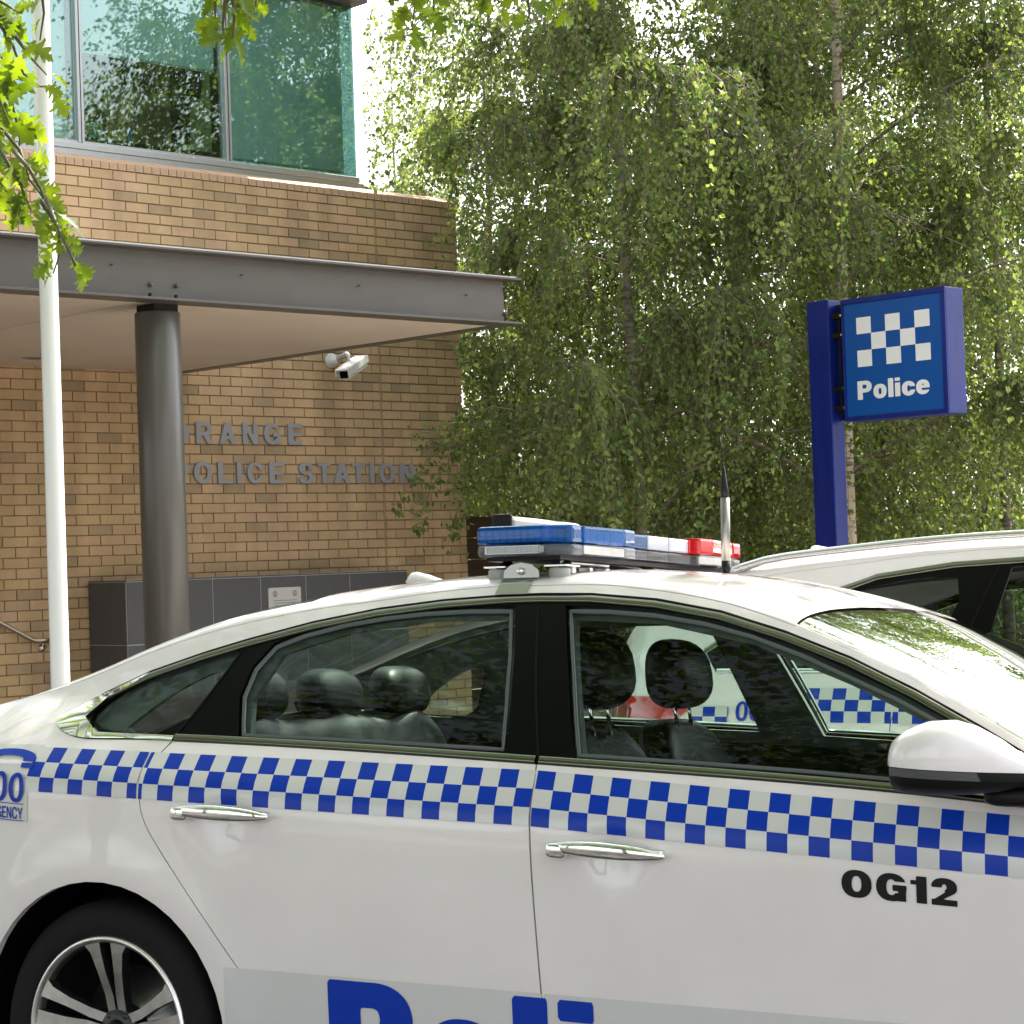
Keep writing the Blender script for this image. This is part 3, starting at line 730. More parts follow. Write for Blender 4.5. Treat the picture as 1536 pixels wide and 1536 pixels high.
    for (a, b, nm) in ((0, .048, 'windscreen_pillar'), (1.952, 2, 'windscreen_pillar')):
        top_panel(S, nm, lambda u, t: xw(t)+(2.62-xw(t))*u, lambda u, a=a, b=b: (a, b), P_, root, 30, 5)
    top_panel(S, 'windscreen', lambda u, t: xw(t)+.004+(xe(t)-xw(t))*u, lambda u: (.052, 1.948), MT['screen'], root, 24, 24, off=-.004)
    top_panel(S, 'windscreen_black_border', lambda u, t: xw(t)+.004+.03*u, lambda u: (.052, 1.948), MT['black'], root, 3, 24, off=-.009)
    xb = lambda t: -.40-.10*(1-(1-t)**2)
    for (a, b) in ((0, .20), (1.80, 2)):
        top_panel(S, 'rear_pillar', lambda u, t: xb(t)+(xr(t)-xb(t))*u, lambda u, a=a, b=b: (a, b), P_, root, 26, 8)
    top_panel(S, 'rear_screen', lambda u, t: xb(t)+(xr(t)-.004-xb(t))*u, lambda u: (.207, 1.793), MT['glass'], root, 24, 20, off=-.004)
    top_panel(S, 'boot_lid', lambda u, t: -1.10+(xb(t)-.004+1.10)*u, lambda u: (0, 2), P_, root, 20, 24)
    top_panel(S, 'cowl', lambda u, t: xe(t)+(.04+.05*(1-u))*0+.09*u, lambda u: (0, 2), MT['blackm'], root, 4, 20, off=-.012)
    top_panel(S, 'bonnet', lambda u, t: 2.63+.13*(1-(1-t)**2)+(3.79-2.63-.13*(1-(1-t)**2))*u, lambda u: (0, 2), P_, root, 30, 24)
    for s_ in (-1, 1):
        for wx in (0, 2.805):
            V = []; F = []
            for i, a in enumerate(np.linspace(-.3, math.pi+.3, 26)):
                for (rr, yy) in ((.392, s_*.89), (.392, s_*.60), (.1, s_*.60)): V.append((wx+rr*math.cos(a), yy, .335+rr*math.sin(a)))
            for i in range(25):
                for j in (0, 1): k = i*3+j; F.append((k, k+1, k+4, k+3))
            obj('wheel_arch_liner', mesh('wheel_arch_liner', V, F), MT['seal'], root)
            wheel(root, wx, s_, .885, rot=R(2.0))
    # bumpers and lamps (outside the picture, for completeness)
    box('underbody', -.95, 3.6, -.72, .72, .16, .22, MT['blackm'], root)
    box('front_grille', 3.60, 3.72, -.45, .45, .33, .58, MT['blackm'], root, .02)
    # ---------------- interior
    inn = MT['trim']
    for side in (-1, 1):
        side_panel(S, 'door_trim', [(.47, .3), (2.38, .3), (2.4, .78), (2.5, .78), (2.5, zbelt(2.5)-.01)]+[(x, zbelt(x)-.006) for x in np.linspace(2.4, -.1, 20)]+[(-.55, 1.05), (-.55, .78), (.47, .78)], inn, root, side, off=-.05, step=.15, bstep=.1, rim=0)
        dlo_i = [(.182, zbelt(.182)-.01), (-.15, 1.06), (-.5, 1.06)]+[(x, float(S.zr(x))+.0) for x in np.linspace(-.45, 2.5, 30)]+[(x, zbelt(x)-.01) for x in np.linspace(2.5, .2, 30)]
        gqi = smooth_poly([(-.03, 1.115), (.0, 1.16), (.12, 1.235), (.22, 1.275), (.26, 1.262), (.20, 1.15), (.16, 1.11)], 2)
        gri = inset(pxs(S, [(357, 1108), (361, 1040), (412, 963), (519.5, 929), (641.5, 911.5), (773, 908), (759, 1131)]), .012)
        gfi = inset(pxs(S, [(860.4, 1139), (848, 907), (984, 913.4), (1130, 945), (1275.7, 1005.7), (1421, 1079), (1536, 1147)])+[(2.42, .985), (1.9, 1.01)], .012)
        side_panel(S, 'pillar_trim', dlo_i, MT['pillartrim'], root, side, holes=(gqi, [tuple(p) for p in gri], [tuple(p) for p in gfi]), off=-.04, step=.08, rim=.02)
    top_panel(S, 'headlining', lambda u, t: .44+(1.84-.44)*u, lambda u: (.02, 1.98), MT['liner'], root, 20, 20, off=-.03)
    top_panel(S, 'rear_pillar_trim', lambda u, t: -.45+(.9)*u, lambda u: (.02, .22), MT['liner'], root, 10, 4, off=-.03)
    top_panel(S, 'rear_pillar_trim', lambda u, t: -.45+(.9)*u, lambda u: (1.78, 1.98), MT['liner'], root, 10, 4, off=-.03)
    box('parcel_shelf', -.45, .02, -.70, .70, 1.0, 1.02, MT['liner'], root)
    box('cabin_floor', -.2, 2.6, -.75, .75, .24, .30, inn, root)
    superbox('dashboard', (2.42, 0, .84), (.28, .70, .13), inn, root, p=4)
    def hrest(c, sx=.075, sy=.145, sz=.095, lean=.1):
        h = superbox('headrest', c, (sx, sy, sz), MT['fabric'], root, p=2.7, bend=lambda q: (q[0]*(1-.15*(q[2]/.1))+lean*-q[2]+.03*(q[1]/.15)**2, q[1]*(1+.06*(q[2]/.1)), q[2]))
        for sy_ in (-.05, .05): tube('headrest_post', [(c[0]+.015, c[1]+sy_, c[2]-.05), (c[0]+.03, c[1]+sy_, c[2]-.17)], .006, MT['chrome'], h, n=8)
    def seat(x, y, top_z, wid, lean, htop):
        superbox('seat_back', (x+.10, y, (top_z+.42)/2), (.075, wid, (top_z-.42)/2), MT['fabric'], root, p=4, nu=28, nv=20, bend=lambda q: (q[0]-.28*q[2]+.03*(q[1]/wid)**2, q[1]*(1-.22*max(0, q[2]/((top_z-.42)/2))**3), q[2]))
        superbox('seat_cushion', (x+.45, y, .48), (.27, wid, .085), MT['fabric'], root, p=4, nu=24)
    seat(1.10, -.37, 1.115, .25, 0, 0); seat(1.02, .37, 1.10, .25, 0, 0)
    hrest((1.150, -.40, 1.250), sz=.105, sy=.14); hrest((1.05, .37, 1.228), sz=.10, sy=.135)
    superbox('rear_seat_back', (.17, 0, .80), (.10, .64, .32), MT['fabric'], root, p=6, nu=40, nv=20, bend=lambda q: (q[0]-.3*q[2]+.02*math.cos(q[1]*14), q[1], q[2]+.012*math.cos(q[1]*15.5)*max(0, q[2]/.3)))
    superbox('rear_seat_cushion', (.52, 0, .48), (.28, .66, .09), MT['fabric'], root, p=5, nu=30)
    for yy, zz in ((-.40, 1.185), (0, 1.175), (.40, 1.18)): hrest((.105, yy, zz), sy=.13, sz=.078, sx=.065)
    # steering wheel
    tv = []
    for k in range(33):
        a = 2*math.pi*k/32; tv.append((1.98+.09*math.sin(a)*.9, -.37+.18*math.cos(a), .90+.165*math.sin(a)))
    tube('steering_wheel', tv, .014, MT['blackm'], root, n=8, caps=False)
MT['trim2'] = mat('grey_weather_strip', (.10, .115, .11), .35)
MT['pillartrim'] = mat('grey_pillar_trim', (.085, .09, .085), .8)
make_sedan(SED, sed)
rearw = None
# ---- graphics on the near and far sides
def zband(x):      # bottom, top of the checker band
    b = float(np.interp(x, [-.6, -.234, 1.242, 2.321, 2.6], [.954, .946, .894, .822, .80])); t = float(np.interp(x, [-.6, -.234, 1.242, 2.347, 2.6], [1.062, 1.056, 1.018, .943, .925]))
    return b, t
PER = .0955
def band(S, root, x0, x1, phase, zf, side, breaks=(), label='checker_band'):
    xs = [x0]; k = math.floor((x0-phase)/(PER/2))+1
    while phase+k*PER/2 < x1: xs.append(phase+k*PER/2); k += 1
    xs.append(x1)
    for b_ in breaks: xs += [b_-.003, b_+.003]
    xs = sorted(xs); q = []
    for a, b in zip(xs[:-1], xs[1:]):
        mid = (a+b)/2
        if any(abs(mid-k_) < .003 for k_ in breaks) or b-a < 1e-4: continue
        c = math.floor((mid-phase)/(PER/2)+1e-6)
        (z0, z1), (y0, y1) = zf(a), zf(b)
        for r_ in range(3):
            mi = 1 if (c+r_) % 2 == 0 else 0
            q.append((a, b, z0+(z1-z0)*r_/3, z0+(z1-z0)*(r_+1)/3, y0+(y1-y0)*r_/3, y0+(y1-y0)*(r_+1)/3, mi))
    return grid_decal(S, label, q, [MT['bandw'], MT['bandb']], root, side, off=.0022, sub=2)
for side in (-1, 1):
    band(SED, sed, -.232, 2.62, 1.245, zband, side, breaks=(.132, 1.243, 2.432))
    # 000 EMERGENCY patch
    pq = []
    for i in range(8):
        a, b = -.545+.04*i, -.545+.04*(i+1); pq.append((a, b, .866, 1.062, .866, 1.062, 0))
    grid_decal(SED, 'emergency_patch', pq, [MT['bandw']], sed, side, off=.0016)
def phone_bm(wd):
    """telephone handset symbol"""
    bm = bmesh.new(); pts = []; n = 14
    for i in range(n+1):
        a = math.pi*i/n; pts.append((wd/2-wd/2*math.cos(a), .016+.030*math.sin(a)**.8))
    inn_ = []
    for i in range(n+1):
        a = math.pi*i/n; inn_.append((wd/2-wd*.27*math.cos(a), .016+.014*math.sin(a)**.6))
    for i in range(n):
        bm.faces.new([bm.verts.new((p[0], p[1], 0)) for p in (pts[i], inn_[i], inn_[i+1], pts[i+1])])
    for (a, b) in ((0.0, .23), (.77, 1.0)):
        bm.faces.new([bm.verts.new((p[0]*wd, p[1], 0)) for p in ((a+.02, .0), (b+.0, .0), (b, .012), (a, .012))])
    return bm
def graphics(S, side, root):
    MI = MT['bandb']
    text_on_side(S, 'emergency_symbol', phone_bm(.19), -.412, 1.006, -.02, MI, root, side, off=.004)
    text_on_side(S, 'emergency_number', fit_width(glyph_bm('000', .072, .17, .07), .168), -.405, .924, -.05, MI, root, side, off=.004)
    text_on_side(S, 'emergency_word', fit_width(glyph_bm('EMERGENCY', .030, .16, .1, .045), .162), -.402, .880, -.05, MI, root, side, off=.004)
    for zz in (.918, .875):
        grid_decal(S, 'emergency_rule', [(-.404, -.238, zz, zz+.002, zz-.008, zz-.006, 0)], [MI], root, side, off=.004)
graphics(SED, -1, sed)
bm = fit_width(glyph_bm('OG12', .056, .27, .12), .250)
text_on_side(SED, 'fleet_number', bm, 1.986, .767, -.052, MT['ink'], sed)
sp = []
for i in range(40):
    a, b = .36+.052*i, .36+.052*(i+1)
    if b > 2.41: break
    if a < 1.266 < b: 
        sp.append((a, 1.263, .20+0*.0, .532-.0125*a, .20, .532-.0125*1.263, 0)); sp.append((1.269, b, .20, .532-.0125*1.269, .20, .532-.0125*b, 0)); continue
    sp.append((a, b, .26, .532-.0125*a, .26, .532-.0125*b, 0))
sp = [(a, b, .245, t0, .245, t1, m_) for (a, b, _, t0, _2, t1, m_) in sp]
sp = [((.392,)+q[1:] if q[0] < .392 else q) for q in sp if q[1] > .40]
grid_decal(SED, 'police_strip', sp, [mat('police_strip_film', (.55, .525, .522), .32, coat=.5, coat_rough=.06)], sed, -1, off=.0012)
bm = glyph_bm('Police', .27, .27, .08)
text_on_side(SED, 'police_lettering', fit_width(bm, 1.17), .688, .246, -.017, MT['bandb'], sed, off=.0026, maxe=.05)

# ---- door mirrors
def mirror(root, side):
    sec = [(2.140, 1.090, 1.002, -1.075), (2.150, 1.106, .995, -1.095), (2.18, 1.126, .991, -1.112), (2.22, 1.140, .990, -1.118), (2.26, 1.141, .990, -1.11), (2.30, 1.128, .992, -1.09), (2.345, 1.102, .996, -1.055), (2.39, 1.066, 1.004, -1.01), (2.425, 1.036, 1.012, -.965)]
    n = 40; V = []; F = []
    for (x, zt_, zb_, yo) in sec:
        yi = -.925; cz, cy = (zt_+zb_)/2, (yo+yi)/2; hz, hy = (zt_-zb_)/2, abs(yi-yo)/2
        for k in range(n):
            a = 2*math.pi*k/n; c, s = math.cos(a), math.sin(a)
            V.append((x, cy+hy*math.copysign(abs(c)**.62, c), cz+hz*math.copysign(abs(s)**.7, s)))
    for i in range(len(sec)-1):
        for k in range(n): F.append((i*n+k, (i+1)*n+k, (i+1)*n+(k+1) % n, i*n+(k+1) % n))
    F.append(tuple(range(n))); F.append(tuple((len(sec)-1)*n+k for k in range(n))[::-1])
    V = np.array(V); V[:, 1] *= -side
    if side > 0: F = [f[::-1] for f in F]
    full = mesh('door_mirror', V, F, True)
    def cutpart(name, m, lo, hi, par, x1=9, sc=1.0):
        bm = bmesh.new(); bm.from_mesh(full); n_ = Vector((.06, 0, 1)).normalized()
        for z_ in (lo, hi):
            if z_ is not None: bmesh.ops.bisect_plane(bm, geom=bm.verts[:]+bm.edges[:]+bm.faces[:], plane_co=(2.12, 0, z_), plane_no=n_)
        if x1 < 9: bmesh.ops.bisect_plane(bm, geom=bm.verts[:]+bm.edges[:]+bm.faces[:], plane_co=(x1, 0, 1), plane_no=Vector((1, 0, .35)).normalized())
        def keep(f):
            c = f.calc_center_median(); h_ = c.z+.06*(c.x-2.12)
            if lo is not None and h_ < lo: return False
            if hi is not None and h_ > hi: return False
            return not (x1 < 9 and (c.x-x1)+(c.z-1)*.35 > 0)
        bmesh.ops.delete(bm, geom=[f for f in bm.faces if not keep(f)], context='FACES')
        c0 = Vector((2.25, side*1.02, 1.06))
        for v in bm.verts: v.co = c0+(v.co-c0)*sc
        for f in bm.faces: f.smooth = True
        return obj(name, bm, m, par)
    h = cutpart('door_mirror', MT['blackm'], None, None, root, sc=.985)
    cutpart('mirror_lower_shell', MT['blackm'], None, 1.031, h)
    cutpart('mirror_cap', MT['paint'], 1.052, None, h, sc=1.012)
    cutpart('mirror_indicator', MT['clearlens'], 1.033, 1.050, h, x1=2.335); 
    superbox('mirror_arm', (2.40, side*.915, .985), (.10, .07, .022), MT['blackm'], h, p=4)
    box('mirror_glass', 2.147, 2.149, side*.94, side*1.07, 1.015, 1.08, MT['chrome'], h)
for s_ in (-1, 1): mirror(sed, s_)

# ---- light bar
lb = obj('light_bar', (lambda bm: (bm_box(bm, .96, 1.165, -.56, .56, 1.520, 1.531), bm_box(bm, 1.02, 1.10, -.5, .5, 1.5315, 1.598), bm)[2])(bmesh.new()), MT['blackm'], sed)
def prism(name, plan, z0, z1, m, parent, bev=.006, topin=0.):
    bm = bmesh.new(); A = sum(plan[i][0]*plan[(i+1) % len(plan)][1]-plan[(i+1) % len(plan)][0]*plan[i][1] for i in range(len(plan)))
    if A < 0: plan = plan[::-1]
    lo = [bm.verts.new((*p, z0)) for p in plan]; hi = [bm.verts.new((*p, z1)) for p in plan]
    bm.faces.new(lo[::-1]); bm.faces.new(hi)
    for i in range(len(plan)): bm.faces.new((lo[i], lo[(i+1) % len(plan)], hi[(i+1) % len(plan)], hi[i]))
    if bev: bmesh.ops.bevel(bm, geom=bm.edges[:], offset=bev, segments=2, affect='EDGES', profile=.6)
    return obj(name, bm, m, parent)
for s_ in (-1, 1):
    cl_ = 'bluelens' if s_ < 0 else 'redlens'; nm = 'blue_lens' if s_ < 0 else 'red_lens'
    e1 = [(.935, s_*.545), (.95, s_*.60), (1.14, s_*.60), (1.20, s_*.565), (1.20, s_*.50), (.935, s_*.50)]
    e2 = [(.935, s_*.4985), (1.20, s_*.4985), (1.222, s_*.30), (1.215, s_*.217), (.935, s_*.217)]
    prism(nm, e1, 1.561, 1.606, MT[cl_], lb, .012); prism(nm, e2, 1.561, 1.606, MT[cl_], lb, .008)
    prism('clear_lower_lens', [(p[0], p[1]*.995) for p in e1], 1.529, 1.5595, MT['clearlens'], lb, .012)
    prism('clear_lower_lens', e2, 1.530, 1.5595, MT['clearlens'], lb, .006)
    prism(nm, [(.96, s_*.2155), (1.192, s_*.2155), (1.194, s_*.0945 if s_ < 0 else s_*.190), (.96, s_*.0945 if s_ < 0 else s_*.190)], 1.562, 1.600, MT[cl_], lb, .006)
    for k in range(9):   # reflector cells seen behind the lens
        y0 = s_*(.23+.04*k); box('reflector_cell', 1.10, 1.185 if k < 7 else 1.15, y0, y0+s_*.034, 1.565, 1.598, MT['refl'+('b' if s_ < 0 else 'r')] if ('refl'+('b' if s_ < 0 else 'r')) in MT else MT['alloy'], lb)
    for k in range(9):
        x0 = .955+.0195*k; box('reflector_cell', x0, x0+.0155, s_*.588, s_*.57, 1.566, 1.581, MT['alloy'], lb); box('reflector_cell', x0, x0+.0155, s_*.588, s_*.57, 1.583, 1.598, MT['alloy'], lb)
    ld = bmesh.new()
    for k in range(26): bm_box(ld, .975+.0062*k, .975+.0062*k+.0035, *sorted((s_*.594, s_*.590)), 1.538, 1.554)
    tag(obj('led_row', ld, MT['white'] if 'white' in MT else MT['bandw'], lb), kind='stuff')
    box('light_module', .97, 1.12, s_*.592, s_*.575, 1.536, 1.556, MT['alloy'], lb); box('light_module', 1.19, 1.197, s_*.49, s_*.25, 1.536, 1.556, MT['alloy'], lb)
    # feet, hook bracket and strap over the gutter
    for fx in (.985, 1.155):
        ft = lathe_mesh('rubber_foot', [(0, .0), (.024, .0), (.027, .004), (.027, .026), (.024, .03), (0, .03)], 28)
        for v in ft.vertices: v.co += Vector((fx, s_*.545, 1.470))
        ft.flip_normals(); obj('rubber_foot', ft, MT['footgrey'], lb) if 'footgrey' in MT else obj('rubber_foot', ft, MT['trim2'], lb)
        box('foot_plate', fx-.03, fx+.03, s_*.57, s_*.49, 1.503, 1.507, MT['alloy'], lb)
    hk = bmesh.new(); ring = [(1.02, 1.476), (1.12, 1.476), (1.118, 1.494), (1.10, 1.508), (1.07, 1.514), (1.04, 1.508), (1.022, 1.494)]
    a_ = [hk.verts.new((x, s_*.588, z)) for x, z in ring]; b_ = [hk.verts.new((x, s_*.583, z)) for x, z in ring]
    hk.faces.new(a_); hk.faces.new(b_[::-1])
    for i in range(7): hk.faces.new((a_[i], b_[i], b_[(i+1) % 7], a_[(i+1) % 7]))
    bmesh.ops.recalc_face_normals(hk, faces=hk.faces[:]); obj('hook_bracket', hk, MT['strap'] if 'strap' in MT else MT['alloy'], lb)
    bo = lathe_mesh('bolt', [(0, .012), (.006, .012), (.009, .008), (.009, 0)], 8, 'y')
    for v in bo.vertices: v.co = Vector((v.co.x+1.07, s_*(.588+v.co.y), v.co.z+1.492))
    obj('bolt', bo, MT['chrome'], lb)
    tube('support_arm', [(.99, s_*.5, 1.515), (.985, s_*.54, 1.50)], .012, MT['blackm'], lb); tube('support_arm', [(1.15, s_*.49, 1.51), (1.165, s_*.545, 1.50)], .012, MT['blackm'], lb)
    tube('under_rail', [(1.14, s_*.50, 1.516), (1.15, s_*.05, 1.514)], .006, MT['alloy'], lb, n=6)
    for k in range(5):
        yk = s_*(.42-.08*k); box('cable_clip', 1.10+.01*k, 1.13+.01*k, yk, yk+.02, 1.494, 1.507, MT['alloy'], lb)
prism('white_lens', [(.96, -.0935), (1.195, -.0935), (1.195, .0475), (.96, .0475)], 1.562, 1.600, MT['whitelens'], lb, .005)
prism('white_lens', [(.96, .0485), (1.195, .0485), (1.192, .189), (.96, .189)], 1.562, 1.600, MT['whitelens'], lb, .005)
for (a, b) in ((-.2155, -.08), (-.079, .06), (.061, .2155)): prism('clear_lower_lens', [(.965, a), (1.188, a), (1.188, b), (.965, b)], 1.533, 1.560, MT['clearlens'], lb, .004)
tube('bar_cable', [(1.18, -.3, 1.51), (1.22, -.1, 1.50), (1.2, .2, 1.495), (1.25, .33, 1.497), (1.33, .15, 1.515)], .004, MT['rubber'], lb, n=6)
sb = box('message_sign', .935, .985, -.47, -.06, 1.600, 1.641, MT['signgrey'] if 'signgrey' in MT else MT['alloy'], lb, .012)
box('message_sign_end', .932, .988, -.485, -.471, 1.600, 1.645, MT['blackm'], lb, .006)
# strap plates down to the door seam
for s_ in (-1, 1):
    V = []; F = []
    ts = np.linspace(.0, .17, 8)
    for t in ts:
        for x in (1.022, 1.108):
            V.append(SED.T(x, t if s_ < 0 else 2-t)+np.array([0, s_*.004, .004]))
    lowp = [SED.P(x, z, s_, .004) for z in (1.432,) for x in (1.017, 1.106)]
    V = [*lowp]+V
    for i in range(len(V)//2-1): f = (2*i, 2*i+1, 2*i+3, 2*i+2); F.append(f if s_ < 0 else f[::-1])
    st = mesh('bar_strap', V, F, True); obj('bar_strap', st, MT['strap'], lb)
# aerial
for _o in [lb]: _o.location.x -= .018
az = SED.T(1.337, .8)
an = tube('radio_aerial', [(1.337, 0.06, az[2]-.003), (1.337, .06, az[2]+.035)], .012, MT['blackm'], sed)
tube('aerial_base', [(1.337, .06, az[2]+.035), (1.337, .06, az[2]+.205)], .0125, MT['alloy2'], an, n=16)
tube('aerial_spring', [(1.337, .06, az[2]+.205), (1.336, .06, az[2]+.24), (1.334, .06, az[2]+.285), (1.332, .06, az[2]+.29)], [.012, .0085, .0045, .0035], MT['blackm'], an)
tube('aerial_whip', [(1.332, .06, az[2]+.29), (1.327, .06, az[2]+.37)], .0016, MT['blackm'], an, n=6)
# shark fin on the roof rear
def fin(name, x, y, z, m, root, k=1):
    bm = bmesh.new(); prof = [(0, 0), (.145, -.006), (.10, .018), (.05, .036), (.012, .046), (-.004, .044), (-.012, .03)]
    rows = []
    for (yy, sc_) in ((-.022, .55), (-.012, .85), (0, 1.0), (.012, .85), (.022, .55)):
        rows.append([bm.verts.new((x+(p[0]*(.8+.2*sc_))*k, y+yy, z+(p[1]*sc_ if p[1] > 0 else p[1]))) for p in prof])
    for i in range(4):
        for j in range(len(prof)):
            bm.faces.new((rows[i][j], rows[i][(j+1) % len(prof)], rows[i+1][(j+1) % len(prof)], rows[i+1][j]))
    bm.faces.new(rows[0][::-1]); bm.faces.new(rows[-1]); bmesh.ops.recalc_face_normals(bm, faces=bm.faces[:])
    for f in bm.faces: f.smooth = True
    return obj(name, bm, m, root)
fx, fz = .50, float(SED.zc(.50))
fin('roof_fin_aerial', .40, 0.0, float(SED.zc(.43))+.010, MT['paint'], sed, 1.1)

# ------------------------------------------------------------------ far car: the patrol wagon
SUV = Shape(
    belt=([-1.1, -.4, .3, 1.5, 2.5, 3.6], [1.215, 1.218, 1.212, 1.19, 1.13, .9]),
    crease=([-1.1, .1, 1.5, 2.5, 3.6], [1.09, 1.075, 1.04, 1.0, .75]),
    shoulder=([-1.1, 0, 1.2, 3.6], [.55, .5, .4, .3]),
    rail=([-1.1, -.95, -.8, -.5, -.3, -.09, .16, .4, .9, 1.4, 1.7, 2.0, 2.3, 2.7, 3.2, 3.6], [1.28, 1.40, 1.49, 1.555, 1.578, 1.598, 1.622, 1.635, 1.642, 1.62, 1.57, 1.46, 1.32, 1.15, 1.02, .9]),
    crown=([-1.1, -.95, -.8, -.58, -.34, 0, .5, 1.0, 1.4, 1.7, 2.0, 2.3, 2.7, 3.2, 3.6], [1.30, 1.47, 1.59, 1.645, 1.672, 1.684, 1.688, 1.682, 1.655, 1.62, 1.52, 1.38, 1.19, 1.05, .92]),
    xm=1.25, hl=2.36, endp=9, wk=.93, tumble=(.40, .30), rearpinch=(.0, .05), wheels=(0, 2.7), bowls=())
SOX, SOY = 1.15, 2.63
suv = car_root('police_wagon', SOX, SOY, 'white police wagon with roof rails and a checkered band, parked behind the patrol sedan')
def make_suv(S, root):
    P_ = MT['paint']; zb = lambda x: float(S.zb(x))
    dtop = [(-.62, 1.30), (-.50, 1.375), (-.32, 1.455), (-.09, 1.522), (.0, 1.553), (.27, 1.588), (.55, 1.600), (.95, 1.605), (1.35, 1.588), (1.62, 1.545), (1.9, 1.45), (2.2, 1.31), (2.42, 1.19)]
    for side in (-1, 1):
        belt = [(x, zb(x)) for x in np.linspace(.30, 1.22, 10)]
        seam = smooth_poly([(.30, zb(.3)), (.20, 1.17), (.12, 1.09), (.10, 1.0), (.14, .85), (.3, .66), (.48, .45), (.55, .26)], 2, False)
        rd = belt+[(1.24, .25)]+[tuple(p) for p in seam[::-1]][:-1]
        rdo = side_panel(S, 'rear_door', inset(rd, .0025), P_, root, side, step=.09, bstep=.04)
        fd = [(x, zb(x)) for x in np.linspace(1.225, 2.3, 10)]+[(2.32, .7), (2.28, .25), (1.245, .25)]
        fdo = side_panel(S, 'front_door', inset(fd, .0025), P_, root, side, step=.09, bstep=.04)
        arch = [(.41*math.cos(a), .36+.41*math.sin(a)) for a in np.linspace(math.pi+.25, -.25, 20)]
        body = [(.3, zb(.3)), (-.55, zb(-.55))]+dtop+[(2.5, 1.145), (2.5, float(S.zr(2.5)))]+[(x, float(S.zr(x))) for x in np.linspace(2.4, -1.08, 60)]+[(-1.1, .9), (-1.1, .35), (-1.0, .3)]+arch+[(.55, .26)]+[tuple(p) for p in seam[::-1]][1:-1]
        side_panel(S, 'rear_quarter_panel', inset(body, .001), P_, root, side, step=.07, bstep=.035)
        fw = [(2.335, zb(2.3)), (2.5, 1.14)]+[(x, float(S.zr(x))) for x in np.linspace(2.52, 3.55, 14)]+[(3.59, .5), (3.5, .28), (3.12, .28)]+[(2.7+.41*math.cos(a), .36+.41*math.sin(a)) for a in np.linspace(-.25, math.pi+.25, 20)]+[(2.29, .27), (2.34, .7)]
        side_panel(S, 'front_wing', inset(fw, .0025), P_, root, side, step=.09, bstep=.04)
        side_panel(S, 'sill', [(.45, .2), (.45, .25), (2.25, .25), (2.25, .2)], MT['blackm'], root, side, off=-.01, step=.2)
        dlo = [(x, zb(x)) for x in np.linspace(2.4, -.55, 20)]+dtop
        g1 = smooth_poly([(-.47, 1.245), (.22, 1.24), (.33, 1.535), (.16, 1.545), (-.06, 1.505), (-.3, 1.425), (-.44, 1.36), (-.50, 1.30)], 1)
        g2 = [(.40, 1.24), (1.16, 1.22), (1.14, 1.575), (.9, 1.582), (.6, 1.576), (.47, 1.57)]
        g3 = [(1.28, 1.215), (2.30, 1.16), (2.1, 1.30), (1.85, 1.425), (1.58, 1.52), (1.27, 1.565)]
        side_panel(S, 'window_surround', inset(dlo, .003), MT['black'], root, side, holes=(g1, g2, g3), off=-.002, step=.08, bstep=.04)
        for nm, g, gm in (('quarter_window', g1, MT['glassd']), ('rear_door_window', g2, MT['glassd']), ('front_door_window', g3, MT['glass'])):
            side_panel(S, nm, inset(g, -.008), gm, root, side, off=-.012, step=.12, rim=0)
        ribbon(S, 'window_top_moulding', [(x, z-.004) for x, z in dtop], .02, MT['dkchrome'], root, side)
        ribbon(S, 'belt_moulding', [(x, zb(x)+.008) for x in np.linspace(-.55, 2.3, 30)], .016, MT['chrome'], root, side)
        ribbon(S, 'door_frame_seam', [(.30, zb(.3)), (.43, 1.585)], .006, MT['seal'], root, side, off=.001)
        ribbon(S, 'door_frame_seam', [(1.225, zb(1.2)), (1.21, 1.6)], .006, MT['seal'], root, side, off=.001)
        # tail lamp, bright outer part and dark inner part
        side_panel(S, 'tail_lamp', smooth_poly([(-1.06, 1.0), (-.86, .985), (-.66, 1.06), (-.62, 1.125), (-.85, 1.135), (-1.05, 1.13)], 1), MT['tail'], root, side, off=.008, step=.05, rim=.015)
        side_panel(S, 'tail_lamp_inner', smooth_poly([(-1.04, 1.015), (-.90, 1.005), (-.90, 1.12), (-1.04, 1.115)], 1), MT['tail2'], root, side, off=.012, step=.05, rim=.01)
        for (door, hx, hz) in ((rdo, .30, 1.105), (fdo, 1.36, 1.085)):
            superbox('door_handle', (hx, side*(float(S.w(hx, hz))+.02), hz), (.11, .012, .014), MT['chrome'], door, p=3)
        # roof rail
        L_ = []
        for x in np.linspace(-.62, 1.45, 24):
            e = min((x+.62)/.25, (1.45-x)/.25, 1); q = S.T(x, .16 if side < 0 else 1.84); L_.append((x, q[1], q[2]+.001+.030*math.sin(e*math.pi/2)))
        tube('roof_rail', L_, .016, MT['railm'], root, n=10)
        zf = lambda x: (1.048-.01*(x+.1), 1.163-.008*(x+.1))
        band(S, root, -.62, -.48, .09, lambda x: (1.0, 1.10), side); band(S, root, -.26, 2.3, .09, zf, side, breaks=(.115, 1.235))
        side_panel(S, 'door_trim', [(.5, .5), (2.2, .5), (2.25, .85), (2.4, .85), (2.4, 1.12), (1.2, 1.185), (-.8, 1.2), (-.8, .85), (.5, .85)], MT['trim'], root, side, off=-.06, step=.2, bstep=.15, rim=0)
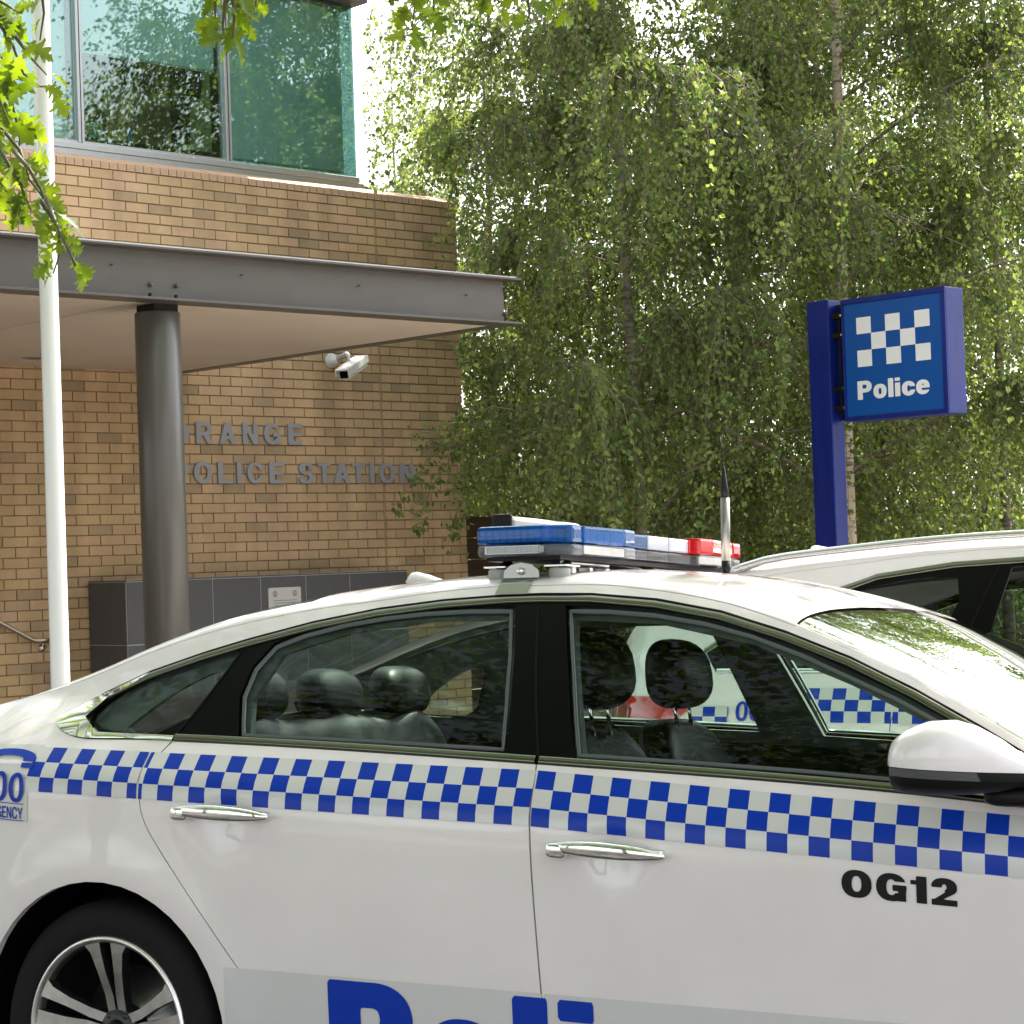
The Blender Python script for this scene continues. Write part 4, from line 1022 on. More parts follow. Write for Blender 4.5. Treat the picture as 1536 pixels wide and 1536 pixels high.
        for wx in (0, 2.7):
            V = []; F = []
            for i, a in enumerate(np.linspace(-.3, math.pi+.3, 20)):
                for (rr, yy) in ((.42, side*.89), (.42, side*.60), (.1, side*.60)): V.append((wx+rr*math.cos(a), yy, .36+rr*math.sin(a)))
            for i in range(19):
                for j in (0, 1): k = i*3+j; F.append((k, k+1, k+4, k+3))
            obj('wheel_arch_liner', mesh('wheel_arch_liner', V, F), MT['seal'], root); wheel(root, wx, side, .885, rot=.3, r=.355)
    text_on_side(S, 'emergency_word', fit_width(glyph_bm('EMERGENCY', .030, .16, .1, .05), .16), -.455, 1.012, 0, MT['bandb'], root, -1, off=.004)
    text_on_side(S, 'emergency_number', fit_width(glyph_bm('000', .065, .17, .07, .05), .15), -.45, 1.052, 0, MT['bandb'], root, -1, off=.004)
    top_panel(S, 'roof_panel', lambda u, t: -.72+(1.55+.1*(1-(1-t)**2)+.72)*u, lambda u: (0, 2), P_, root, 30, 30)
    for (a, b) in ((0, .07), (1.93, 2)): top_panel(S, 'windscreen_pillar', lambda u, t: 1.55+(2.5-1.55)*u, lambda u, a=a, b=b: (a, b), P_, root, 20, 4)
    top_panel(S, 'windscreen', lambda u, t: 1.555+.1*(1-(1-t)**2)+(2.5+.12*(1-(1-t)**2)-1.555-.1*(1-(1-t)**2))*u, lambda u: (.075, 1.925), MT['screen'], root, 20, 20)
    top_panel(S, 'bonnet', lambda u, t: 2.5+.12*(1-(1-t)**2)+(3.58-2.62)*u, lambda u: (0, 2), P_, root, 20, 20)
    for (a, b) in ((0, .12), (1.88, 2)): top_panel(S, 'tailgate_frame', lambda u, t: -1.09+(.366)*u, lambda u, a=a, b=b: (a, b), P_, root, 14, 4)
    top_panel(S, 'tailgate_window', lambda u, t: -1.085+(.36)*u, lambda u: (.125, 1.875), MT['glassd'], root, 14, 16)
    V = [S.T(-.70, t) for t in np.linspace(.1, 1.9, 20)]; Vb = [v+np.array([-.14, 0, -.012]) for v in V]; n = len(V)
    up_ = [v+np.array([0, 0, .012]) for v in V]; upb = [v+np.array([0, 0, .014]) for v in Vb]
    bmv = V+Vb+up_+upb; F = []
    for i in range(n-1): F += [(i, i+1, n+i+1, n+i), (2*n+i, 3*n+i, 3*n+i+1, 2*n+i+1), (n+i, n+i+1, 3*n+i+1, 3*n+i)]
    obj('tailgate_spoiler', mesh('tailgate_spoiler', bmv, F, True), MT['blackm'], root)
    fin('roof_fin_aerial', -.48, 0, float(S.zc(-.45))-.006, P_, root, 1.25)
    box('underbody', -.9, 3.3, -.72, .72, .2, .3, MT['blackm'], root); box('cabin_floor', -.9, 2.4, -.75, .75, .32, .42, MT['trim'], root)
    superbox('dashboard', (2.2, 0, .98), (.28, .7, .13), MT['trim'], root, p=4)
    top_panel(S, 'headlining', lambda u, t: -.6+2.1*u, lambda u: (.03, 1.97), MT['liner'], root, 12, 12, off=-.035)
    for (x, y, wd) in ((1.0, -.38, .25), (1.0, .38, .25), (.05, -.38, .3), (.05, .38, .3)):
        superbox('seat_back', (x+.1, y, .82), (.08, wd, .34), MT['fabric'], root, p=4, bend=lambda q: (q[0]-.25*q[2], q[1], q[2]))
        superbox('seat_cushion', (x+.4, y, .58), (.25, wd, .09), MT['fabric'], root, p=4)
        superbox('headrest', (x+.0, y, 1.27), (.06, .13, .085), MT['fabric'], root, p=2.7)
make_suv(SUV, suv)

# ================================================================== POLICE STATION
MT['brick'] = brick_mat()
MT['mortar'] = mat('mortar', (.27, .18, .11), .95, noise=.15, nscale=12)
MT['alum'] = mat('anodised_aluminium', (.46, .46, .47), .38, metal=.7)
MT['steel'] = mat('grey_painted_steel', (.070, .061, .055), .42, noise=.13, nscale=5, stretch=(.5, 1, 1.5), coat=.15, coat_rough=.3)
MT['soffit'] = mat('tan_soffit', (.52, .425, .335), .7, noise=.07, nscale=1.6)
MT['granite'] = mat('dark_granite', (.070, .070, .080), .38, noise=.55, nscale=110, bump=.05)
MT['grout'] = mat('pale_grout', (.50, .49, .48), .9)
MT['white'] = mat('white_gloss_paint', (.80, .80, .80), .3, coat=.3, noise=.03, nscale=2)
MT['camwhite'] = mat('white_plastic', (.62, .62, .60), .45)
MT['greenglass'] = glass_mat('green_office_glass', (.70, .84, .81), .07, wave=.05, k=.85)
MT['blind'] = mat('pale_roller_blind', (.72, .76, .745), .8)
MT['letter'] = mat('brushed_grey_letter', (.30, .30, .32), .45, metal=.1)
stn = empty('police_station', (11.5, WY, PATHZ), 0, 'buff brick police station with ORANGE POLICE STATION in grey letters', 'building')
bpy.context.view_layer.update()
SINV = stn.matrix_world.inverted()
def attach(o, root):
    """keep world placement under a root"""
    bpy.context.view_layer.update(); o.parent = root; o.matrix_parent_inverse = root.matrix_world.inverted(); return o
stn.location = (11.5, WY, PATHZ); stn_off = Vector(stn.location)
def under(root, o, top=None):
    o.parent = root
    if top is not None and root is top or root.type == 'EMPTY': o.matrix_parent_inverse = Matrix.Translation(-root.location)
    return o
def B(name, x0, x1, y0, y1, z0, z1, m, root, bev=0):
    return under(root, box(name, x0, x1, y0, y1, z0, z1, m, None, bev))
K0, K1 = -28, 30
XL = 2.8
wallobj = B('brick_wall', XL, XEND-.004, WY+.006, WY+.25, ZC0+K0*CH, ZC0+31*CH, MT['mortar'], stn)
under(stn, box('side_wall', XEND-.25, XEND-.002, WY+.253, WY+9, ZC0+K0*CH, 4.90, MT['brick'], None))
XEJ = 13.182
bricks = []
for k in range(K0, 31):
    half = .5 if ((k+101) % 2) else 0.
    n0 = math.floor((XL-XC0)/BL)-1
    for n in range(n0, 40):
        a = XC0+(n-half)*BL; b = a+BL
        for (p, q) in ((max(a, XL), min(b, XEJ-.004)), (max(a, XEJ+.008), min(b, XEND+.004))):
            if q-p > .03: bricks.append((p+.0045, q-.0045 if q < XEND else XEND, ZC0+k*CH+.0045, ZC0+(k+1)*CH-.0045))
def vis_area(bk):
    x, y, z = proj(((bk[0]+bk[1])/2, WY, (bk[2]+bk[3])/2))
    if not (0 < x < 715 and 200 < y < 1045): return 0
    if 62 < x < 104 or 205 < x < 285 or (y > 870 and x > 130): return 0
    if 352+.1*x < y < 425+.078*x: return 0
    return (bk[1]-bk[0])/z**2*(1/z)
order = sorted(range(len(bricks)), key=lambda i: -vis_area(bricks[i]))
chosen = set(order[:300]); cache = {}
BD = .012
for i in order[:300]:
    x0, x1, z0, z1 = bricks[i]; wdt = round(x1-x0, 3)
    if wdt not in cache:
        bm = bmesh.new(); bm_box(bm, -wdt/2, wdt/2, -BD, .02, -(CH-.009)/2, (CH-.009)/2)
        bmesh.ops.bevel(bm, geom=[e for e in bm.edges if all(abs(v.co.y+BD) < 1e-6 for v in e.verts)], offset=.0022, segments=1, affect='EDGES')
        me = bpy.data.meshes.new('brick'); bm.to_mesh(me); bm.free(); me.materials.append(MT['brick']); cache[wdt] = me
    o = bpy.data.objects.new('brick', cache[wdt]); COL.objects.link(o); o.location = ((x0+x1)/2, WY+.006+random.uniform(-.0012, .0012), (z0+z1)/2)
    o.parent = wallobj; o.matrix_parent_inverse = Matrix.Identity(4)
V = []; F = []
for i, (x0, x1, z0, z1) in enumerate(bricks):
    if i in chosen: continue
    o = len(V); y = WY-.006+random.uniform(-.0012, .0012); e = .002
    V += [(x0, WY+.01, z0), (x1, WY+.01, z0), (x1, WY+.01, z1), (x0, WY+.01, z1), (x0+e, y, z0+e), (x1-e, y, z0+e), (x1-e, y, z1-e), (x0+e, y, z1-e)]
    F += [(o+4, o+5, o+6, o+7), (o, o+1, o+5, o+4), (o+1, o+2, o+6, o+5), (o+2, o+3, o+7, o+6), (o+3, o, o+4, o+7)]
rest = obj('brick_courses', np_mesh('brick_courses', np.array(V), np.array(F)), MT['brick'], wallobj); tag(rest, kind='stuff')
# expansion joint sealant
under(stn, box('expansion_joint', XEJ-.002, XEJ+.006, WY-.003, WY+.02, ZC0+K0*CH, ZC0+31*CH, mat('joint_sealant', (.40, .30, .19), .8), None))
# sloping brick-on-edge sill
ZS = ZC0+31*CH
prof = [(-.010, .0), (-.010, .058), (.005, .066), (.165, .128), (.165, .0)]
pitch = BL/2.7; me = None
sill = B('sill_course', XL, XEND-.01, WY+.012, WY+.16, ZS+.002, ZS+.045, MT['mortar'], stn)
for i in range(int((XEND-XL)/pitch)):
    if me is None:
        bm = bmesh.new(); hw = pitch/2-.0035
        a = [bm.verts.new((-hw, p[0], p[1])) for p in prof]; b = [bm.verts.new((hw, p[0], p[1])) for p in prof]
        bm.faces.new(a); bm.faces.new(b[::-1])
        for j in range(5): bm.faces.new((a[j], b[j], b[(j+1) % 5], a[(j+1) % 5]))
        bmesh.ops.recalc_face_normals(bm, faces=bm.faces[:]); me = bpy.data.meshes.new('sill_brick'); bm.to_mesh(me); bm.free(); me.materials.append(mat('sill_brick_clay', (.44, .29, .18), .75, noise=.18, nscale=9, bump=.2, bscale=150))
    o = bpy.data.objects.new('sill_brick', me); COL.objects.link(o); o.location = (XEND-.003-pitch*(i+.5), WY, ZS+.004+random.uniform(-.001, .001)); o.parent = sill
B('parapet_backing', XL, XEND-.02, WY+.17, WY+.40, ZS-.1, ZS+.10, MT['alum'], stn)
B('lower_roof', XL, XEND-.26, WY+.41, WY+9, ZS-.2, ZS-.02, MT['steel'], stn)
# glazed upper storey
GY = 15.74; XG = 13.155; ZG0, ZG1 = 5.150, 6.80
wf = B('window', XL, XG, GY-.045, GY+.05, ZG0-.055, ZG0-.002, MT['alum'], stn, .003)
sf = B('sill_flashing', XL, XG+.06, GY-.035, GY+.08, ZG0-.12, ZG0-.0575, MT['alum'], stn)
muls = [10.105-1.543*3, 10.105-1.543*2, 10.105-1.543, 10.105, 11.648]
for mx in muls:
    if mx < XL+.1: continue
    under(wf, box('mullion', mx-.030, mx+.030, GY-.040, GY+.07, ZG0, ZG1, MT['alum'], None, .003)); under(wf, box('mullion_groove', mx-.003, mx+.003, GY-.043, GY-.0405, ZG0, ZG1, MT['seal'], None))
bays = [XL]+[m_ for m_ in muls if m_ > XL+.1]+[XG]
for a, b in zip(bays[:-1], bays[1:]):
    under(wf, box('pane', a+.032 if a > XL else a, b-.032 if b < XG else b, GY, GY+.008, ZG0, ZG1, MT['greenglass'], None))
    if b < XG: under(wf, box('glazing_bead', a+.03, b-.03, GY-.02, GY-.004, ZG0, ZG0+.022, MT['alum'], None))
under(wf, box('pane', XG-.008, XG, GY+.0085, GY+3.4, ZG0, ZG1, MT['greenglass'], None))
B('roof_fascia', XL, XG+.10, GY-.12, GY+4.0, ZG1+.004, ZG1+.34, mat('plum_grey_fascia', (.12, .085, .09), .5), stn)
B('side_frame', XG-.03, XG+.01, GY+.0, GY+3.5, ZG0-.055, ZG0-.002, MT['alum'], stn)
# roller blinds
def blind(x0, x1, zb):
    o = under(stn, box('roller_blind', x0, x1, GY+.09, GY+.093, zb, ZG1-.02, MT['blind'], None)); under(o, box('blind_rail', x0, x1, GY+.085, GY+.10, zb-.022, zb-.001, MT['alum'], None))
for i in range(len(bays)-3): blind(bays[i]+.06, bays[i+1]-.06, ZG0+.03)
z2 = onY(230, 92, GY+.09)[2]; blind(bays[-3]+.05, bays[-2]-.05, z2)
blind(bays[-2]+.06, onY(511, 100, GY+.09)[0], onY(430, 247, GY+.09)[2])
# room behind the glass
def RB(name, px0, px1, py0, py1, Y, m, t=.05):
    a = onY(px0, py1, Y); b = onY(px1, py0, Y); return B(name, a[0], b[0], Y, Y+t, a[2], b[2], m, stn)
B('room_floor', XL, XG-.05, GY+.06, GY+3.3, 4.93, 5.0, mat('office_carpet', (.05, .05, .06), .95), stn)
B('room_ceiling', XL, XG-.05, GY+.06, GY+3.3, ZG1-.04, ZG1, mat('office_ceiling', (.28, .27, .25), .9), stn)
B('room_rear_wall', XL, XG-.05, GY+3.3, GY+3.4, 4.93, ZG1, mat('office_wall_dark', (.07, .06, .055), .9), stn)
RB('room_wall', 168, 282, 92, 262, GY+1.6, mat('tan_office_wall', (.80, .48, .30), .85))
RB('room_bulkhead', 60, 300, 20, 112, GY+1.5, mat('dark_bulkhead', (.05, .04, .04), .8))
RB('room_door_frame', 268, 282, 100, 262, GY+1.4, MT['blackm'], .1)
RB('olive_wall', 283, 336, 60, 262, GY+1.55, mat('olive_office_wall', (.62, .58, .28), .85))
RB('window_post', 322, 337, 0, 262, GY+.12, MT['blackm'], .03)
# desk things in the window: fan, bottle, papers, chair back
fc = onY(143, 196, GY+.35); MTEAL = mat('teal_plastic', (.08, .5, .5), .3)
fan = empty('desk_fan', (fc[0], fc[1], ZG0-.05), 0, 'round teal desk fan behind the upper office window', 'fan')
under(fan, tube('fan_guard', [(fc[0]+.07*math.cos(a), fc[1], fc[2]+.07*math.sin(a)) for a in np.linspace(0, 2*math.pi, 25)], .008, MTEAL, None, n=6, caps=False))
for k in range(4):
    a = k*math.pi/2+.3; under(fan, tube('fan_blade', [(fc[0], fc[1]+.01, fc[2]), (fc[0]+.055*math.cos(a), fc[1]+.02, fc[2]+.055*math.sin(a))], [.006, .02], mat('pale_fan_blade', (.4, .7, .7), .4) if k == 0 else bpy.data.materials['pale_fan_blade'], None, n=6, flat=.3))
under(fan, tube('fan_stand', [(fc[0], fc[1]+.02, fc[2]), (fc[0], fc[1]+.03, ZG0-.045)], .009, MTEAL, None, n=8))
bc = onY(194, 221, GY+.3)
bot = obj('drink_bottle', lathe_mesh('drink_bottle', [(0, 0), (.022, 0), (.024, .02), (.022, .08), (.024, .11), (.020, .135), (.012, .15), (.012, .165), (0, .167)], 16), mat('blue_bottle', (.02, .22, .45), .2, coat=.5)); bot.location = (bc[0], bc[1], bc[2]); bot.scale = (1, 1, 1)
tag(bot, 'blue drink bottle standing behind the upper office window', 'bottle')
pc = onY(150, 215, GY+.3); pc2 = onY(180, 219, GY+.3)
pap = empty('desk_papers', (pc[0], pc[1], pc[2]), 0, 'loose teal and white papers on the upper office window ledge', 'papers')
for k in range(7):
    x = pc[0]+(pc2[0]-pc[0])*random.random(); o = box('paper_sheet', x-.05, x+.05, pc[1]-.05, pc[1]+.05, pc[2]+k*.007, pc[2]+k*.007+.005, mat('paper_%s' % ('teal' if k % 2 else 'white'), (.1, .5, .5) if k % 2 else (.6, .65, .6), .6)); under(pap, o)
    o.name = 'paper_sheet'
led = onY(180, 219, GY+.3)[2]
B('window_ledge', XL, 11.6, GY+.10, GY+.6, ZG0-.10, led-.004, MT['blackm'], stn)
ch = onY(310, 240, GY+.5)
cb_ = superbox('office_chair', (ch[0], ch[1], ch[2]-.12), (.09, .04, .17), MT['fabric'], None, p=2.6); tag(cb_, 'black office chair back just showing above the upper window sill', 'chair')

# ------------------------------------------------------------------ lettering on the brick wall
def word(txt, pxs_, Y, zbase, cap, name_parent):
    """each letter placed between its left and right pixel columns"""
    for c, (a, b) in zip(txt, pxs_):
        xa = onY(a, 700, Y)[0]; xb = onY(b, 700, Y)[0]
        bm = glyph_bm(c, cap, .21, cell=.045)
        ys = [v.co.y for v in bm.verts]; y0 = min(ys); kz = cap/(max(ys)-y0); fit_width(bm, xb-xa)
        ext = bmesh.ops.extrude_face_region(bm, geom=bm.faces[:]); top = [g for g in ext['geom'] if isinstance(g, bmesh.types.BMVert)]
        for v in top: v.co.z += .022
        for v in bm.verts: x, y, z = v.co; v.co = Vector((xa+x, Y-z, zbase+(y-y0)*kz))
        bmesh.ops.recalc_face_normals(bm, faces=bm.faces[:]); o = obj('letter', bm, MT['letter']); under(name_parent, o)
zb2 = ZC0+.002; capz = .188
L2 = dict(O=(289, 316), L=(324, 346), I=(353.5, 360), C=(369, 393), E=(402, 424))
word('POLICE', [(258, 281), (289, 316), (325, 346), (353.5, 360), (369, 393), (402, 424)], WY-.010, zb2, capz, stn)
word('STATION', [(446, 468), (475, 494), (499, 523), (526, 545), (553, 559), (567, 590), (598, 619)], WY-.010, zb2, capz, stn)
word('ORANGE', [(253, 283), (294, 318), (329, 353), (364, 386), (396, 421), (432, 453)], WY-.010, ZC0+4*CH+.006, capz, stn)

# ------------------------------------------------------------------ canopy
CZ = 3.206; CY = 11.32; CX = 10.985
can = empty('entrance_canopy', (9, 13, CZ), 0, 'grey steel entrance canopy with tan soffit on one round column', 'canopy')
ztop = onY(400, 383.5, CY)[2]
CXL = 3.2
def CB(name, *a, **k): return under(can, box(name, *a, None, **k))
fl = .10
fb = CB('front_beam', CXL, CX-.09, CY+fl, CY+fl+.014, CZ+.0165, ztop-.0165, MT['steel'])
CB('beam_flange', CXL, CX, CY, CY+.2, CZ, CZ+.015, MT['steel'], bev=.002)
CB('beam_flange', CXL, CX, CY, CY+.2, ztop-.015, ztop, MT['steel'], bev=.002)
CB('side_beam', CX-.104, CX-.09, CY+fl+.016, WY-.02, CZ+.0165, ztop-.0165, MT['steel'])
CB('beam_flange', CX-.14, CX, CY+.202, WY-.02, CZ, CZ+.015, MT['steel'])
CB('beam_flange', CX-.2, CX, CY+.202, WY-.02, ztop-.015, ztop, MT['steel'])
CB('roof_sheet', CXL, CX-.02, CY+.03, WY-.02, ztop+.002, ztop+.012, MT['alum'])
# soffit panels with open joints
jx = onZ(205, 455, CZ)[0]; jx2 = onZ(0, 490, CZ)
xs_ = [CX-.142]; x = jx
xs_ = [CX-.142, jx, jx-2.4, CXL]
for a, b in zip(xs_[1:], xs_[:-1]): CB('soffit_panel', a+.006, b-.006 if b < CX-.15 else b, CY+.203, WY-.014, CZ+.004, CZ+.016, MT['soffit'])
CB('soffit_backing', CXL, CX-.15, CY+.21, WY-.02, CZ+.02, CZ+.03, MT['blackm'])
dl = onZ(52, 537, CZ)
for i, (r0, r1, m_) in enumerate(((.075, .095, 'alum'), (0, .073, 'trim2'))):
    lm = lathe_mesh('downlight', [(r0, 0), (r1, 0), (r1, .006), (r0, .006)] if i == 0 else [(0, .004), (.073, .004)], 28)
    for v in lm.vertices: v.co += Vector((dl[0], dl[1], CZ-.003))
    under(can, obj('downlight_ring' if i == 0 else 'downlight_lens', lm, MT[m_]))
# column
cc = onY(240, 600, 11.60)
col = lathe_mesh('column', [(0, 0), (.146, 0), (.146, CZ-.055-PATHZ), (.141, CZ-.048-PATHZ), (0, CZ-.048-PATHZ)], 64)
for v in col.vertices: v.co += Vector((cc[0], cc[1], PATHZ))
MT['steelcol'] = mat('grey_column_paint', (.075, .069, .062), .36, coat=.2, coat_rough=.2, noise=.03, nscale=4)
colo = under(can, obj('column', col, MT['steelcol'])); colo.data.flip_normals()
try:
    for p in colo.data.polygons: p.use_smooth = abs(p.normal.z) < .5
except Exception: pass
CB('column_head_plate', cc[0]-.09, cc[0]+.09, 11.5, 11.7, CZ-.046, CZ-.0005, MT['blackm'])
def bolt(px, py, Y, r=.016):
    p = onY(px, py, Y); b = lathe_mesh('bolt', [(0, -.022), (r*.6, -.022), (r*.62, -.012), (r, -.012), (r, 0)], 6, 'y')
    for v in b.vertices: v.co += Vector((p[0], Y, p[2]))
    b.flip_normals(); return under(can, obj('bolt', b, MT['steel']))
for q in ((225, 427), (264, 429), (757, 435), (757, 471)): bolt(*q, CY+fl-.001)
for q in ((167, 397), (362, 413), (538, 429), (699, 443)): bolt(*q, CY+fl-.001, .006)
for px in (224.5, 263.5):
    p = onY(px, 436, CY+.06); CB('bolt_shank', p[0]-.008, p[0]+.008, CY+.05, CY+.066, CZ+.015, CZ+.045, MT['blackm'])

# ------------------------------------------------------------------ flagpole, handrail, camera, tiled wall
fp = atD(90, 1000, 12.0)
pole = lathe_mesh('flagpole', [(0, 0), (.11, 0), (.11, .02), (.056, .03), (.0535, .4), (.049, 5.5), (.04, 9), (0, 9.01)], 40)
po = obj('flagpole', pole, MT['white']); po.location = (fp[0], fp[1], PATHZ); po.data.flip_normals(); tag(po, 'tall white flagpole rising in front of the canopy', 'flagpole')
MT['stainless'] = mat('stainless_steel', (.42, .38, .33), .25, metal=1)
hy = WY-.075
h1, h2, h3, h0 = onY(52, 961.5, hy), onY(97, 961, hy), onY(0, 934, hy), onY(-300, 760, hy)
d_ = (h3-h1)/np.linalg.norm(h3-h1)
hr = tube('handrail', [h1+d_*3.2, h1+d_*1.5, h1+d_*.03, h1+np.array([.015, 0, 0]), h1+np.array([.05, 0, 0]), h2], .019, MT['stainless'], n=14); hr.data.shade_smooth()
hre = empty('stair_handrail', h1, 0, 'brushed steel stair handrail bolted to the brick wall', 'handrail'); under(hre, hr)
bp_ = onY(64, 972, WY-.02)
for (px, py) in ((64, 972), (-190, 885)):
    q = onY(px, py, WY-.02)
    dm = lathe_mesh('wall_rose', [(0, -.02), (.012, -.02), (.028, -.014), (.034, 0)], 20, 'y')
    for v in dm.vertices: v.co += Vector((q[0], WY-.008, q[2]))
    under(hre, obj('wall_rose', dm, MT['stainless'])); under(hre, tube('bracket_arm', [(q[0], WY-.02, q[2]), (q[0]+.03, hy+.01, q[2]+.01), (q[0]+.045, hy, q[2]+.04)], .007, MT['stainless'], n=8))
# security camera
sc_ = empty('security_camera', onY(497, 540, WY), 0, 'white box security camera on a wall bracket under the canopy edge', 'security camera')
q = onY(497, 541, WY-.01); arm = onY(523, 534, WY-.34)
cone = lathe_mesh('wall_bracket', [(0, -.10), (.028, -.10), (.055, -.05), (.07, 0)], 24, 'y')
for v in cone.vertices: v.co += Vector((q[0], WY-.008, q[2]))
under(sc_, obj('wall_bracket', cone, MT['camwhite'])); under(sc_, tube('bracket_arm', [(q[0], WY-.07, q[2]+.0), (q[0]+.03, WY-.2, q[2]+.045), arm+np.array([0, 0, .0])], [.035, .022, .016], MT['camwhite'], n=12))
c0, c1 = onY(517, 561.5, WY-.52), onY(542, 543, WY-.30)
fwd = Vector(c0-c1).normalized(); rgt = fwd.cross(Vector((0, 0, 1))).normalized(); upv = rgt.cross(fwd)
Lc = (Vector(c0)-Vector(c1)).length/2+.02; mid = Vector((c0+c1)/2)
def obox(name, m, hx, hy_, hz, off=(0, 0, 0), bev=.006):
    bm = bmesh.new(); bm_box(bm, -hx, hx, -hy_, hy_, -hz, hz); bmesh.ops.bevel(bm, geom=bm.edges[:], offset=bev, segments=2, affect='EDGES')
    for v in bm.verts: v.co = mid+fwd*(v.co.x+off[0])+rgt*(v.co.y+off[1])+upv*(v.co.z+off[2])
    return under(sc_, obj(name, bm, m))
obox('camera_body', MT['camwhite'], Lc, .050, .045); obox('sun_shield', MT['camwhite'], Lc+.025, .060, .006, (.02, 0, .052), .004)
for s_ in (-1, 1): obox('shield_side', MT['camwhite'], Lc+.025, .003, .032, (.02, s_*.060, .026), .001)
obox('camera_window', MT['black'], .002, .038, .033, (Lc+.002, 0, 0), .001)
hgt = (Vector(arm)-mid).length; under(sc_, tube('camera_swivel', [arm+np.array([0, 0, .01]), arm+np.array([0, 0, -.03]), np.array(mid)+np.array([0, 0, .03])], .012, MT['camwhite'], n=10))
# dark tiled memorial wall
TX0, TY = 9.916, 14.955; TZ = 1.435; TX1 = onY(611, 855, TY)[0]
tw = empty('tiled_wall', (TX0, TY, PATHZ), 0, 'low dark granite tiled wall with a metal plaque before the brick wall', 'wall')
under(tw, box('wall_core', TX0+.005, TX1-.005, TY+.005, WY-.02, PATHZ, TZ-.005, MT['grout'], None))
jo = [TX0+.002]+[onY(p, 900, TY)[0] for p in (320, 392, 460, 526)]+[TX1-.002]
tw_ = jo[2]-jo[1]; jo.insert(1, jo[1]-tw_); rows_z = [TZ-.013, onY(230, 966, TY)[2], onY(230, 966, TY)[2]-(TZ-onY(230, 966, TY)[2]), PATHZ-.02]
rows_z = sorted(set(round(z, 4) for z in rows_z), reverse=True)
for za, zb_ in zip(rows_z[:-1], rows_z[1:]):
    for a, b in zip(jo[:-1], jo[1:]): 
        if b-a > .03: under(tw, box('tile', a+.004, b-.004, TY, TY+.012, zb_+.004, za-.004, MT['granite'], None, .0012))
    for a, b in ((TY+.0145, (TY+WY)/2), ((TY+WY)/2, WY-.022)): under(tw, box('tile', TX0, TX0+.012, a+.002, b-.002, zb_+.0025, za-.0025, MT['granite'], None, .0012))
for a, b in zip(jo[:-1], jo[1:]): under(tw, box('coping_tile', a+.0025, b-.0025, TY, WY-.022, TZ-.012, TZ, MT['granite'], None, .0012))
pa, pb = onY(402, 882, TY-.004), onY(452, 915, TY-.004)
MPL = mat('brushed_plaque', (.52, .50, .50), .35, metal=.3)
pl = under(tw, box('plaque', pa[0], pb[0], TY-.008, TY-.0005, pa[2]-.24, pa[2], MPL, None, .001))
MPI = mat('plaque_etching', (.2, .2, .2), .5)
for fx_ in (.2, .8):
    cx = pa[0]+(pb[0]-pa[0])*fx_
    for (rr, hh) in ((.026, 0), (.016, .0)):
        rg = lathe_mesh('crest', [(rr, -.0094), (rr-.005, -.0094)], 20, 'y')
        for v in rg.vertices: v.co += Vector((cx, TY, pa[2]-.055))
        under(pl, obj('crest', rg, MPI))
    for k in range(3): under(pl, box('crest_bar', cx-.004, cx+.004, TY-.0094, TY-.0088, pa[2]-.08+k*.018, pa[2]-.07+k*.018, MPI, None))
for k in range(5): under(pl, box('etched_line', pa[0]+.05+.01*(k % 2), pb[0]-.05-.01*(k % 2), TY-.0094, TY-.0088, pa[2]-.115-k*.022, pa[2]-.109-k*.022, MPI, None))
for (u, v_) in ((.02, .02), (.02, .98), (.98, .02), (.98, .98)):
    x = pa[0]+(pb[0]-pa[0])*u; under(pl, box('plaque_screw', x-.004, x+.004, TY-.0105, TY-.0082, pa[2]-.24*v_-.004, pa[2]-.24*v_+.004, MPI, None))

# ------------------------------------------------------------------ blue police sign
SX = 13.90
MBL = mat('blue_sign_paint', (.004, .013, .14), .35, spec=.3, coat=.1, noise=.25, nscale=5, stretch=(3, 3, .4)); MFACE = mat('blue_sign_face', (.004, .062, .26), .3, spec=.3); MWH = mat('white_sign_vinyl', (.66, .66, .66), .4)
tl, tr, bl_, br_ = onX(1262, 449, SX), onX(1418, 430.5, SX), onX(1268, 631, SX), onX(1424, 621.5, SX)
yL, yR = (tl[1]+bl_[1])/2, (tr[1]+br_[1])/2; zT, zB = (tl[2]+tr[2])/2, (bl_[2]+br_[2])/2
thk = onY(1443.5, 430, yR)[0]-SX
sgn = empty('police_sign', (SX+.1, yL, PATHZ), 0, 'blue lightbox sign on a post with white squares above the word Police', 'sign')
def SB(name, *a, **k): return under(sgn, box(name, *a, None, **k))
cab = SB('sign_cabinet', SX, SX+thk, yR, yL, zB, zT, MBL, bev=.006)
hF = zT-zB; wF = yL-yR
fr_ = .045
fp_ = SB('sign_face', SX-.004, SX-.0005, yR+fr_*1.0, yL-fr_*.6, zB+fr_*.8, zT-fr_, MFACE)
for (a, b, c, d) in ((yR, yL, zT-fr_+.004, zT), (yR, yL, zB, zB+fr_*.8-.004), (yR, yR+fr_-.004, zB+fr_*.8, zT-fr_), (yL-fr_*.6+.004, yL, zB+fr_*.8, zT-fr_)):
    SB('face_frame', SX-.012, SX-.0008, a, b, c, d, MBL, bev=.002)
sq0, sq1 = onX(1284, 476, SX-.006), onX(1393.5, 464, SX-.006); sqb = onX(1286, 551, SX-.006); ys0, ys1 = sq0[1], sq1[1]; zs1 = sq0[2]; zs0 = sqb[2]
zs1 = (sq0[2]+sq1[2])/2
for r_ in range(3):
    for c_ in range(5):
        if (r_+c_) % 2 == 0:
            ya = ys0+(ys1-ys0)*c_/5; yb = ys0+(ys1-ys0)*(c_+1)/5; za = zs1-(zs1-zs0)*r_/3; zb_ = zs1-(zs1-zs0)*(r_+1)/3
            SB('white_square', SX-.0062, SX-.0042, yb, ya, zb_, za, MWH)
t0, t1 = onX(1287, 600, SX-.006), onX(1395, 590, SX-.006)
